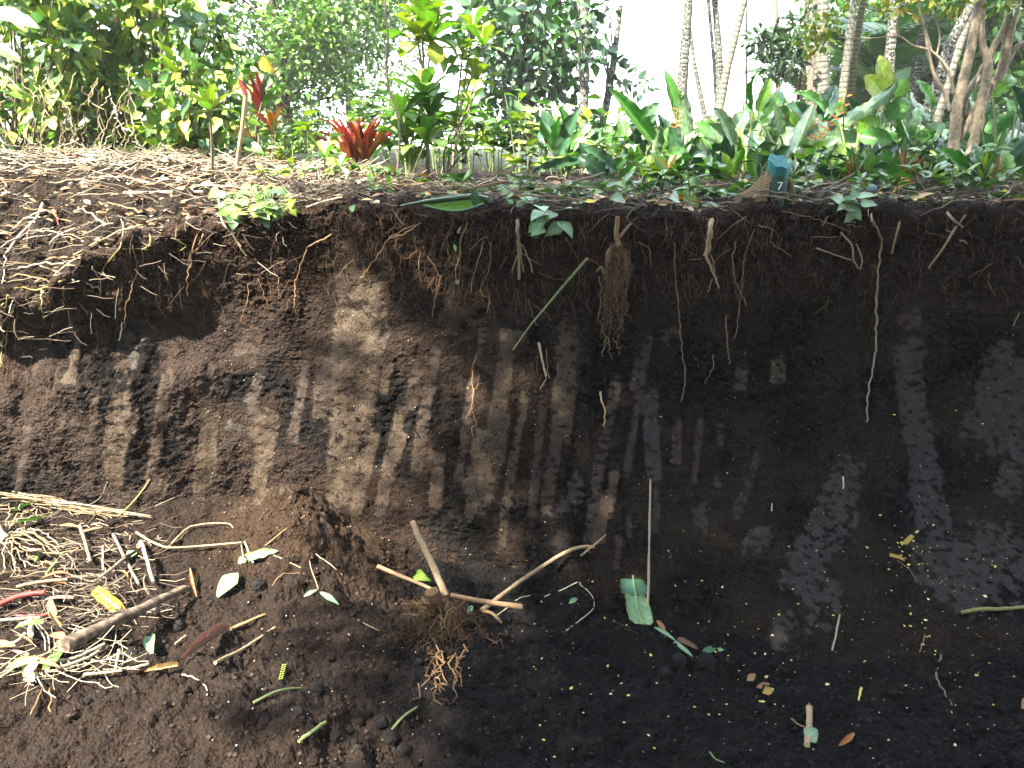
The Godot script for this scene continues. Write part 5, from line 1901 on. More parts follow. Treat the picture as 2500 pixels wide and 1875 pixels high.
func build_roots():
	# hair roots of the turf, far too many to count
	var mb := MB.new()
	for k in 800:
		var x := rnd(-2.9, 2.9)
		if k % 3 == 0:
			x = rnd(-1.0, 1.4)
		var ty := tab(x, LIP_Y)
		var y := ty - 0.03 - pow(R.randf(), 1.4) * 0.42
		var p := PackedVector3Array()
		var n := R.randi_range(3, 6)
		var dx := rnd(-0.5, 0.5)
		for i in n:
			p.append(snap(Vector3(x, y, wall_z(x, y))) + Vector3(0, 0, rnd(0.006, 0.028)))
			x += dx * 0.02 + rnd(-0.012, 0.012)
			y -= rnd(0.012, 0.034)
		tube(mb, p, rnd(0.0006, 0.0012), 0.0004, 3, 0.0)
	for k in mb.c.size():
		mb.c[k] = Color(0.17, 0.105, 0.06)
	var hair := MeshInstance3D.new()
	hair.name = "fine_roots"
	hair.mesh = mb.mesh()
	hair.material_override = M.straw_var
	add_child(hair)
	hair.set_meta("kind", "stuff")
	hair.set_meta("label", "mat of fine brown roots under the turf")
	hair.set_meta("category", "roots")
	var t := "root_tan"
	for q in [
		["B1", 10, 7, "straw_pale", "h", "pale_stick", "long pale bent stick on the mulch heap's face", [340, 360, 280, 470, 170, 610, 60, 740]],
		["B1", 4, 2, "root_pale", "h", "hanging_root", "thin root under the long pale bent stick", [60, 740, 45, 860, 30, 980]],
		["B1", 9, 7, "straw_pale", "h", "pale_stick", "short thick pale stick on the mulch heap's face", [590, 550, 470, 620, 390, 690]],
		["B1", 5, 4, "straw_pale", "h", "pale_stick", "slanting thin stick above the heap's dark hollow", [310, 840, 450, 900, 580, 960]],
		["B1", 5, 3, "root_olive", "h", "green_vine_stem", "drooping olive vine stem below the mulch", [960, 520, 950, 690, 880, 770, 810, 850, 780, 940]],
		["B1", 7, 5, "root_olive", "h", "hooked_vine_stem", "hooked yellowish vine stem below the mulch", [1170, 590, 1170, 680, 1100, 725]],
		["B1", 4, 3, "root_olive", "h", "curled_vine_stem", "thin curled vine stem carrying one small leaf", [1370, 560, 1370, 650, 1440, 690, 1400, 735]],
		["B1", 6, 4, t, "h", "hanging_root", "long tan root beside the crumbly edge of the mulch", [1620, 420, 1510, 640, 1480, 800, 1455, 950, 1465, 1090]],
		["B1", 5, 3, t, "h", "hanging_root", "short tan root forking from the long one at the mulch edge", [1570, 600, 1545, 660, 1520, 730]],
		["B1", 5, 3, t, "h", "hanging_root", "long wavy tan root under the middle of the mulch", [1040, 700, 1060, 860, 1030, 1000, 1005, 1110, 980, 1160, 970, 1330]],
		["B1", 4, 3, "root_brown", "h", "hanging_root", "brown root beside the long wavy one", [1110, 700, 1105, 860, 1095, 980]],
		["B1", 5, 4, "root_pale", "h", "hanging_root", "short pale root end over the black crumbly patch", [950, 1290, 930, 1420]],
		["B1", 3, 2, "root_pale", "h", "hanging_root", "thin pale root at the corner of the dark hollow", [720, 850, 780, 960, 785, 1040]],
		["B1", 8, 4, "straw_pale", "h", "pale_stick", "flat pale stick slanting off the mulch onto brown soil", [1690, 310, 1720, 500, 1800, 610, 1865, 705]],
		["B1", 3, 2, "root_brown", "h", "hanging_root", "reddish thread root over the dark hollow", [570, 1000, 690, 1030, 820, 1100]],
		["B1", 3, 2, "root_brown", "h", "hanging_root", "short reddish root beside the dark hollow", [580, 1120, 680, 1220]],
		["B1", 5, 3, "root_olive", "h", "hanging_root", "knobby root hanging in the dark hollow", [340, 1060, 330, 1140, 345, 1260]],
		["B1", 5, 3, t, "h", "hanging_root", "tan root stub beside the knobby root", [490, 1000, 495, 1080, 505, 1160]],
		["B1", 5, 3, t, "h", "hanging_root", "pale forked root over the orange soil patch", [410, 1300, 400, 1380, 395, 1450]],
		["B1", 7, 5, "root_olive", "h", "hanging_vine_root", "olive root looping along the foot of the mulch heap", [480, 960, 300, 1040, 120, 1010, 20, 1160]],
		["B1", 6, 4, "root_olive", "h", "hanging_vine_root", "long olive root hanging at the picture's edge", [60, 1080, 20, 1280, 40, 1400, 10, 1640]],
		["B1", 5, 3, "root_olive", "h", "hanging_vine_root", "slim olive root beside the one at the picture's edge", [150, 1040, 100, 1200, 60, 1330, 50, 1500]],
		["B1", 4, 3, "root_brown", "h", "hanging_vine_root", "brown root behind the olive roots", [180, 1060, 140, 1250, 120, 1500]],
		["B1", 3, 2, t, "h", "hanging_root", "thin branching root on the dark patch below vine leaves", [1920, 980, 1910, 1130, 1860, 1270]],
		["B1", 3, 2, t, "h", "hanging_root", "thin slanting root below the vine leaves", [2000, 940, 2030, 1050, 2070, 1150]],
		["B1", 3, 2, t, "h", "hanging_root", "short straight root below the crumbly edge", [2155, 930, 2155, 1080]],
		["B1", 4, 3, "root_pale", "h", "hanging_root", "white squiggle root in the dark hollow", [680, 980, 730, 1012, 770, 1000, 805, 1065]],
		["B2", 6, 4, "wood_orange", "h", "hanging_root", "thick orange-tan root hanging over the dark crumbly soil", [660, 490, 560, 540, 480, 590, 430, 720, 390, 840, 380, 960]],
		["B2", 3, 2, t, "h", "hanging_root", "thin tail root below the orange-tan root", [380, 970, 375, 1040, 415, 1115]],
		["B2", 5, 4, t, "h", "hanging_root", "long straight tan root pointing down over the wide scrape", [1355, 392, 1220, 480, 1110, 510, 1050, 600, 980, 700, 890, 815]],
		["B2", 4, 3, t, "h", "hanging_root", "upper twin of the long straight tan root", [1330, 402, 1230, 440, 1110, 505]],
		["B2", 4, 3, t, "h", "hanging_root", "tan root curling like a hook beside the straight one", [1180, 490, 1155, 570, 1200, 650, 1240, 672, 1305, 618]],
		["B2", 3, 2, t, "h", "hanging_root", "thin root hanging from the hook-shaped one", [1200, 650, 1195, 730, 1205, 800]],
		["B2", 4, 2, t, "h", "hanging_root", "wavy root above the dark pocket", [1345, 600, 1345, 720, 1345, 830, 1370, 912]],
		["B2", 4, 3, t, "h", "hanging_root", "forked root left arm above the dark pocket", [1400, 650, 1470, 740, 1500, 850, 1440, 920]],
		["B2", 4, 3, t, "h", "hanging_root", "forked tan root with a knobby end", [1510, 795, 1490, 870, 1465, 960, 1430, 1115]],
		["B2", 4, 3, "root_olive", "h", "hanging_vine", "pale green vine stem hanging below the rolled leaf", [1735, 300, 1700, 420, 1655, 520, 1655, 640, 1620, 740, 1625, 860]],
		["B2", 9, 8, "straw", "h", "broken_stick", "thick broken stick jutting below the rolled leaf", [1700, 310, 1640, 470]],
		["B2", 4, 3, t, "h", "hanging_root", "straight tan root below the fibrous tuft", [1835, 530, 1790, 700, 1750, 830, 1735, 935]],
		["B2", 4, 2, t, "h", "hanging_root", "kinked root below the fibrous tuft", [1880, 540, 1890, 700, 1840, 830, 1805, 920, 1855, 955]],
		["B2", 4, 3, t, "h", "hanging_root", "short pale root end beside the kinked one", [1880, 950, 1870, 1075]],
		["B2", 3, 2, t, "h", "hanging_root", "tiny root on the upper rim of the wide scrape", [710, 1095, 700, 1165]],
		["D2", 4, 3, t, "h", "hanging_root", "long thin root low on the wall between scrapes", [1780, 370, 1745, 500, 1755, 650, 1740, 780, 1690, 860]],
		["D2", 3, 2, t, "h", "hanging_root", "short root beside the low thin root", [1800, 520, 1790, 590, 1760, 640]],
		["D2", 3, 2, t, "h", "hanging_root", "squiggly root end under the low thin root", [1750, 800, 1785, 895, 1745, 930, 1755, 985]],
		["B3", 3, 2, t, "h", "hanging_root", "thin root crossing behind the bent green stem", [280, 970, 320, 1100, 355, 1190]],
		["B3", 3, 2, t, "h", "hanging_root", "arched thread root touching the bent green stem", [360, 770, 480, 822, 595, 815]],
		["B3", 3, 2, t, "h", "hanging_root", "slanting thread root across the bent green stem", [310, 1010, 400, 1070, 470, 1145]],
		["B3", 3, 2, t, "h", "hanging_root", "long thin root between wilted leaves and rhizome", [570, 500, 640, 620, 690, 730, 725, 840]],
		["B3", 5, 4, t, "h", "hanging_root", "very long straight tan root down the middle of the wall", [1410, 540, 1412, 680, 1430, 950, 1450, 1180, 1470, 1400, 1495, 1540, 1482, 1660, 1465, 1760]],
		["B3", 6, 5, t, "h", "hanging_root", "stout forked tan root below the stump's near side", [1875, 530, 1860, 680, 1890, 850, 1920, 940, 1955, 1020]],
		["B3", 5, 3, t, "h", "hanging_root", "long winding root below the painted stump", [2020, 440, 1970, 570, 1945, 700, 1930, 900, 1905, 1030, 1890, 1220, 1860, 1290]],
		["B3", 5, 3, t, "h", "hanging_root", "root arching from the stump to the split stick", [1960, 340, 1850, 420, 1740, 520, 1710, 600]],
		["B3", 4, 3, t, "h", "hanging_root", "second root arching to the split stick", [1850, 590, 1740, 670, 1710, 745]],
		["B3", 4, 3, t, "h", "hanging_root", "root with beaded end low below the stump", [1800, 1090, 1810, 1300, 1822, 1400, 1830, 1480]],
		["B3", 4, 3, t, "h", "hanging_root", "curved root low on the wall beside the beaded one", [1715, 1400, 1700, 1510, 1640, 1630]],
		["B3", 4, 2, "root_brown", "h", "hanging_root", "brown root beside the very long straight one", [1520, 790, 1535, 980]],
		["B3", 4, 2, "root_brown", "h", "hanging_root", "short brown root right under the turf", [1460, 560, 1485, 725]],
		["B3", 5, 3, t, "h", "hanging_root", "bent root beside the big root clump", [1130, 540, 1215, 600, 1235, 725]],
		["B3", 3, 2, "root_brown", "h", "hanging_root", "thin brown root behind the bent one", [1150, 560, 1190, 690]],
		["D3", 9, 6, "straw_pale", "h", "pale_stick", "short pale stick with rootlets stuck in the wall", [358, 270, 390, 400, 420, 530]],
		["D3", 4, 3, t, "h", "hanging_root", "root beside the short pale stick", [422, 315, 435, 480, 445, 550]],
		["D3", 4, 3, t, "h", "hanging_root", "curved rootlet at the foot of the pale stick", [420, 540, 400, 580, 375, 630]],
		["D3", 3, 2, t, "h", "hanging_root", "curly rootlet behind the pale stick", [360, 370, 350, 420, 342, 485]],
		["D3", 8, 4, "wood_cut", "h", "root_stub", "tan root stub with a pale cut end low on the wall", [845, 640, 852, 720, 870, 820, 860, 920]],
		["D3", 3, 2, t, "h", "hanging_root", "little root on the edge of a scrape", [510, 430, 516, 530]],
		["B4", 9, 5, "straw", "h", "hanging_root", "longest tan root reaching two thirds down the dark wall", [1080, 185, 1030, 340, 1045, 400, 1105, 510, 1100, 620, 1078, 800, 1070, 1000, 1065, 1200, 1062, 1400, 1020, 1600, 1000, 1750, 992, 1925]],
		["B4", 8, 6, "straw", "h", "straw_stick", "straight straw stick hanging below the upright yellow leaf", [1283, 230, 1235, 430, 1185, 630]],
		["B4", 11, 6, "straw", "h", "straw_stick", "thick split straw stick hanging over the far lip", [1550, 230, 1640, 330, 1740, 430]],
		["B4", 6, 4, "straw", "h", "straw_stick", "short straw prong beside the thick split one", [1752, 330, 1700, 412]],
		["B4", 8, 5, "straw", "h", "straw_stick", "slanting straw stick stuck in a dark hole", [1690, 420, 1600, 560, 1468, 742]],
		["B4", 6, 5, "wood_orange", "h", "straw_stick", "little orange chip beside the slanting straw stick", [1605, 448, 1675, 482]],
		["B4", 6, 4, "straw_pale", "h", "bent_straw", "bent pale straw lying on the brown ledge", [610, 590, 780, 650, 882, 682]],
		["B4", 7, 4, "straw_pale", "h", "bent_straw", "upright bent straw crossing the pale one", [802, 472, 885, 570, 890, 680, 945, 752]],
		["B4", 5, 4, "straw_pale", "h", "bent_straw", "thin straw beside the upright bent one", [910, 550, 952, 670, 946, 752]],
		["B4", 6, 4, "straw_grey", "h", "dark_stick", "dark stick slanting down beside the bluish ivy", [772, 232, 660, 412]],
		["B4", 4, 3, t, "h", "hanging_root", "long root running sideways from the stump", [340, 300, 560, 350, 730, 405, 890, 466]],
		["B4", 5, 3, "wood_orange", "h", "hanging_root", "orange zigzag root under the painted stump", [160, 410, 280, 450, 250, 530, 320, 590, 415, 656]],
		["B4", 3, 2, "root_brown", "h", "hanging_root", "thin brown root below the zigzag root", [290, 560, 290, 740, 350, 890]],
		["B4", 3, 2, t, "h", "hanging_root", "short root on the smooth brown face", [710, 950, 680, 1030, 580, 1100]],
		["B4", 3, 2, "root_brown", "h", "hanging_root", "forked brown root under the bent straw", [480, 812, 640, 790, 610, 880, 642, 955]],
		["B4", 3, 2, t, "h", "hanging_root", "thin root slanting on the far dark face", [1955, 708, 1780, 812]],
		["B4", 4, 3, t, "h", "hanging_root", "wavy pale root on the far dark face", [1940, 778, 1935, 860, 1988, 945]],
		["B4", 5, 4, "straw_grey", "h", "hanging_root", "grey root entering at the picture's far edge", [2150, 660, 2190, 710, 2230, 760]],
		["B4", 3, 2, t, "h", "hanging_root", "zigzag thread root beside the slanting straw stick", [1445, 460, 1560, 490, 1615, 512]],
		["B4", 4, 3, "root_pale", "h", "hanging_root", "white bit of root on the far dark face", [1710, 520, 1775, 552]],
		["D4", 4, 3, "root_olive", "h", "hanging_root", "thin pale twig low on the far face", [2165, 40, 2120, 150]],
		["D4", 5, 4, "root_pale", "h", "pale_chip", "small upright white chip in the black soil", [810, 1300, 812, 1395]],
		["D4", 4, 4, "root_pale", "h", "pale_chip", "tiny upright white chip in the black soil", [261, 1510, 260, 1562]],
	]:
		stick(q[0], q[1], q[2], q[3], q[4], q[5], q[6], q[7])
	forked("forked pale straw stick hanging from the vine leaves", "B2", M.straw, [[10, 7, [2105, 250, 2100, 400, 2102, 530, 2105, 835]], [7, 4, [2108, 530, 2160, 620, 2216, 772]], [6, 4, [2095, 640, 2055, 780]], [5, 4, [2118, 560, 2140, 770]]])
	forked("thick split tan stick hanging left of the stump", "B3", M.wood_cut, [[14, 12, [1705, 265, 1690, 400, 1670, 560, 1655, 650]], [12, 4, [1660, 650, 1700, 760, 1755, 900]], [6, 3, [1690, 640, 1715, 700, 1720, 800]], [3, 2, [1700, 830, 1670, 920]]])
	# bent green stem with its red base
	var g := thing("bent_green_stem", "long bent pale green stem with a red base slanting down the wall", "stem", hit(sp("B3", 735, 660)))
	var c := func(flat: Array, out: float) -> Array:
		var a := []
		for s in spp("B3", flat):
			var h := hit(s)
			a.append(h + (CAM - h).normalized() * out - g.position)
		return a
	stem(g, "red_base", c.call([835, 725, 790, 690, 735, 660], 0.05), 0.004, 0.007, M.stem_red)
	stem(g, "stalk", c.call([735, 660, 560, 870, 420, 1040, 280, 1210, 168, 1372], 0.06), 0.008, 0.003, M.stem_green)
	# rhizome with its beard of roots
	var o := hit(sp("B3", 970, 400)) + Vector3(0, 0, 0.05)
	var z := thing("rhizome_clump", "knobbly rhizome with a long beard of brown roots", "root", o, "roots hanging from the bank")
	var rel_at := func(x: float, y: float, d: float) -> Vector3:
		return at(sp("B3", x, y), -o.z + d) - o
	stem(z, "rhizome", [rel_at.call(972, 345, 0.0), rel_at.call(970, 400, 0.0), rel_at.call(962, 480, -0.01), rel_at.call(985, 570, -0.02)], 0.011, 0.013, M.root_tan, 10)
	stem(z, "rhizome", [rel_at.call(960, 560, 0.02), rel_at.call(915, 600, 0.0), rel_at.call(900, 640, -0.02), rel_at.call(900, 700, -0.03)], 0.009, 0.015, M.root_tan, 10)
	stem(z, "rhizome", [rel_at.call(990, 500, 0.0), rel_at.call(1030, 450, 0.0), rel_at.call(1080, 395, 0.0)], 0.008, 0.004, M.straw, 8)
	stem(z, "rhizome", [rel_at.call(810, 765, 0.0), rel_at.call(850, 735, -0.01), rel_at.call(870, 780, -0.01)], 0.006, 0.009, M.root_tan, 8)
	for k in 46:
		var x0 := rnd(885, 1085)
		var x1 := 930 + (x0 - 985) * 0.75 + rnd(-45, 45)
		var y1 := rnd(900, 1330)
		var pts := PackedVector3Array([rel_at.call(lerpf(x0, 970, 0.5), rnd(540, 640), 0.0), rel_at.call(x0, 720, -rnd(0.0, 0.05)), rel_at.call(lerpf(x0, x1, 0.6), lerpf(720, y1, 0.5), -rnd(0.0, 0.05)), rel_at.call(x1, y1, -rnd(0, 0.04))])
		var rb := MB.new()
		tube(rb, wobble(smooth(pts, 7), 0.022, 0.5), rnd(0.0012, 0.0026), 0.0008, 4, 0.2)
		part(z, "root", rb.mesh(), M.root_tan if k % 3 else M.root_brown)
	for q in [[890, 1250, 850, 1410, 850, 1555], [900, 1280, 912, 1400, 922, 1500], [940, 1280, 980, 1350, 1006, 1465], [840, 800, 830, 1100, 862, 1280], [1060, 1000, 1040, 1080, 1080, 1140]]:
		var rb := MB.new()
		tube(rb, wobble(smooth(v3([rel_at.call(q[0], q[1], -0.02), rel_at.call(q[2], q[3], 0.0), rel_at.call(q[4], q[5], 0.02)]), 6), 0.012, 0.5), 0.004, 0.002, 5, 0.3)
		part(z, "root", rb.mesh(), M.root_tan)
	flat_leaf("B2", "ovate", 0, "l_jade", "tiny green leaf at the end of the hanging vine stem", 1620, 880, 1650, 855, 40, "small_leaf", Vector3(0, 0.3, 1))
	flat_leaf("B2", "lance", 0, "g_mid", "tiny green leaf stuck on the wall beside the vine stem", 1608, 570, 1625, 640, 28, "small_leaf", Vector3(0, 0.3, 1))
	flat_leaf("B2", "heart", 0, "g_pale", "round pale leaf on the crumbly brown edge", 810, 315, 850, 270, 50, "small_leaf", Vector3(0, 0.4, 1))


func forked(label: String, tile: String, m: Material, arms: Array):
	var p0 := run_of(tile, arms[0][2], "h", arms[0][0] * 0.001)
	var t := thing("forked_stick", label, "stick", p0[0])
	for a in arms:
		var p := run_of(tile, a[2], "h", a[0] * 0.001)
		var mb := MB.new()
		tube(mb, wobble(smooth(rel(p, p0[0]), 5), 0.004, 0.4), a[0] * 0.001, a[1] * 0.001, 7, 0.18, 0.75)
		part(t, "prong", mb.mesh(), m)


# ------------------------------------------------------------------ things lying in the pit
func clod_mesh(sd: int, fine: int) -> ArrayMesh:
	var sph := SphereMesh.new()
	sph.radius = 0.5
	sph.height = 1.0
	sph.radial_segments = fine
	sph.rings = fine / 2
	var st := SurfaceTool.new()
	st.append_from(sph, 0, Transform3D())
	var a := st.commit_to_arrays()
	var v: PackedVector3Array = a[Mesh.ARRAY_VERTEX]
	var f := FastNoiseLite.new()
	noise(f, FastNoiseLite.TYPE_SIMPLEX_SMOOTH, 1.6, 4, sd)
	f.fractal_gain = 0.62
	for k in v.size():
		v[k] *= 1.0 + 0.55 * f.get_noise_3dv(v[k] * 1.6)
	a[Mesh.ARRAY_VERTEX] = v
	a[Mesh.ARRAY_TANGENT] = null
	var mid := ArrayMesh.new()
	mid.add_surface_from_arrays(Mesh.PRIMITIVE_TRIANGLES, a)
	var s2 := SurfaceTool.new()
	s2.append_from(mid, 0, Transform3D())
	s2.generate_normals()
	return s2.commit()


func floor_spot(left: bool) -> Vector3:
	while true:
		var x := rnd(-2.6, -0.3) if left else rnd(-0.7, 2.6)
		var z := tab(x, FOOT_Z) + rnd(0.0, 1.9)
		if z < -1.4:
			return on_floor(x, z)
	return Vector3.ZERO


func build_pit():
	var xfs := []
	var cols := []
	var small := clod_mesh(3, 8)
	for k in 9000:
		var p := floor_spot(k % 5 < 2)
		var s := 0.004 + 0.016 * pow(R.randf(), 5.0)
		xfs.append(Transform3D(Basis(rand_dir(), rnd(0, TAU)).scaled(Vector3(s, s * rnd(0.6, 0.9), s)), p + Vector3(0, s * 0.15, 0)))
		var i := COL[row_of(p) * NX + col_of(p.x)]
		var g := rnd(0.5, 0.9)
		cols.append(Color(i.r * g, i.g * g, i.b * g))
	stuff_cloud("soil_crumbs", small, M.straw_var, xfs, cols, "loose crumbs of dark soil on the pit floor", "soil")
	xfs = []
	cols = []
	for k in 900:
		var p := floor_spot(k % 3 == 0)
		if n_low.get_noise_2d(p.x * 2.2, p.z * 2.2) < -0.02:
			continue
		var s := 0.012 + 0.04 * pow(R.randf(), 3.0)
		xfs.append(Transform3D(Basis(rand_dir(), rnd(0, TAU)).scaled(Vector3(s * rnd(0.8, 1.4), s * rnd(0.5, 0.9), s * rnd(0.8, 1.4))), p))
		var i := COL[row_of(p) * NX + col_of(p.x)]
		cols.append(Color(i.r, i.g, i.b))
	stuff_cloud("soil_lumps", clod_mesh(13, 14), M.soil, xfs, cols, "lumps of dark soil half sunk in the pit floor", "soil")
	var big := [clod_mesh(5, 20), clod_mesh(6, 20), clod_mesh(7, 20)]
	var black := mat(Color.WHITE, 0.95, M.soil.albedo_texture)
	black.albedo_color = lin(0.022, 0.019, 0.019)
	tri(black, 3.0)
	for q in [["C3", 1040, 1040, 78], ["C3", 880, 1010, 60], ["C3", 800, 1090, 45], ["C1", 740, 1040, 48], ["C2", 790, 1030, 40], ["C2", 560, 1400, 60], ["C2", 620, 1480, 70], ["C2", 300, 1460, 55], ["C2", 180, 1200, 60], ["C2", 60, 1340, 50], ["C2", 480, 1330, 45], ["C1", 1000, 860, 50], ["C2", 700, 1560, 60], ["C2", 420, 1560, 45], ["C3", 1250, 950, 30], ["C1", 1440, 640, 60], ["C1", 490, 1290, 30], ["C2", 1280, 1010, 36]]:
		var p := hit(sp(q[0], q[1], q[2]))
		var r: float = px_r(q[3] / TILES[q[0]][2], (p - CAM).length()) * 2.0
		single("earth_clod", pick(big), black, "lump of black earth on the pit floor", "clod", Transform3D(Basis(rand_dir(), rnd(0, TAU)).scaled(Vector3.ONE * r * 1.2), p + Vector3(0, r * 0.12, 0)), "lumps of earth on the pit floor")
	# small fallen leaflets of the shade tree
	var n := 0
	var tries := 0
	while n < 170 and tries < 3000:
		tries += 1
		var s := Vector2(rnd(1300, 2480), rnd(1000, 1860))
		var f := 0.25 + 0.75 * exp(-pow((s.y - 1560.0) / 190.0, 2.0)) + 1.6 * exp(-pow((s.x - 2240.0) / 50.0, 2.0) - pow((s.y - 1400.0) / 130.0, 2.0))
		if s.y < 1250:
			f *= 0.35
		if R.randf() > f * 0.7:
			continue
		leaflet(s)
		n += 1
	for q in [["C4", 1020, 300, 26], ["C4", 1080, 380, 18], ["C4", 1140, 900, 14], ["C3", 1400, 1200, 14], ["C4", 960, 400, 12]]:
		for k in q[3] / 2:
			leaflet(sp(q[0], q[1] + rnd(-70, 70), q[2] + rnd(-90, 90)))
	xfs = []
	cols = []
	for k in 420:
		var s := Vector2(rnd(500, 2480), rnd(760, 1860))
		var p := hit(s)
		xfs.append(Transform3D(Basis(rand_dir(), rnd(0, TAU)).scaled(Vector3(0.005, 0.003, 0.007) * rnd(0.5, 1.1)), p + Vector3(0, 0.002, 0.004)))
		cols.append(pick([Color(0.5, 0.48, 0.42), Color(0.55, 0.45, 0.2), Color(0.4, 0.36, 0.3)]))
	stuff_cloud("pale_specks", small, M.straw_var, xfs, cols, "tiny pale specks of grit in the black soil", "grit")
	pile_straw()
	pit_sticks()
	uprooted_plant()
	root_fan()


func leaflet(s: Vector2):
	var p := hit(s) + Vector3(0, 0.006, 0.007)
	var a := rnd(0, TAU)
	var l := 0.007 + 0.016 * pow(R.randf(), 1.8)
	var pale := R.randf() > 0.72
	single("fallen_leaflet", U.small[0], M.leaflet_pale if pale else M.leaflet, "tiny %s leaflet on dark soil by %s" % ["cream" if pale else "yellow", near_to(p, PIT_MARKS)], "leaflet", blade_xf(p, p + Vector3(cos(a), 0.2, sin(a) * 0.8) * l, l * rnd(0.45, 0.65), Vector3(rnd(-0.3, 0.3), 0.9, 0.6)), "yellow leaflets shed over the pit")


func pile_straw():
	var xfs := []
	var cols := []
	for k in 760:
		var u := rnd(0, 1)
		var s := sp("C1", rnd(-40, 900) if u < 0.8 else rnd(100, 700), rnd(180, 900) if u < 0.86 else rnd(950, 1180))
		if s.x > 330 and R.randf() < 0.6:
			continue
		var p := hit(s)
		var a := rnd(-1.4, 1.4) + (PI if R.randf() < 0.5 else 0.0)
		xfs.append(straw_xf(p + Vector3(0, rnd(0.0, 0.015), 0), Vector3(cos(a), rnd(-0.1, 0.2), sin(a) * 0.8), rnd(0.05, 0.2), rnd(0.0010, 0.0030)))
		var c := straw_col()
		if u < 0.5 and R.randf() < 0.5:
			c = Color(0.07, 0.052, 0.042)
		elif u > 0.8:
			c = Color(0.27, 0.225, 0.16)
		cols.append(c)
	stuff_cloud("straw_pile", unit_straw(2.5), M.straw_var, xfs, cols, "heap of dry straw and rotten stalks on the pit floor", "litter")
	for k in 26:
		var s := sp("C1", rnd(0, 800), rnd(250, 1150))
		var p := hit(s) + Vector3(0, rnd(0.015, 0.04), 0)
		var a := rnd(0, TAU)
		var l := rnd(0.06, 0.15)
		var kind: Array = pick([["l_brown", "brown"], ["l_tan", "tan"], ["husk", "purplish"], ["l_brown", "brown"], ["g_mid", "still green"], ["straw_grey", "grey"]])
		single("dead_leaf", pick(U.lance + U.strip), M[kind[0]], "withered %s leaf in the straw heap" % kind[1], "leaf", blade_xf(p, p + Vector3(cos(a), 0.2, sin(a)) * l, l * rnd(0.15, 0.35), (Vector3.UP + rand_dir() * 0.6).normalized()), "withered leaves in the straw heap")


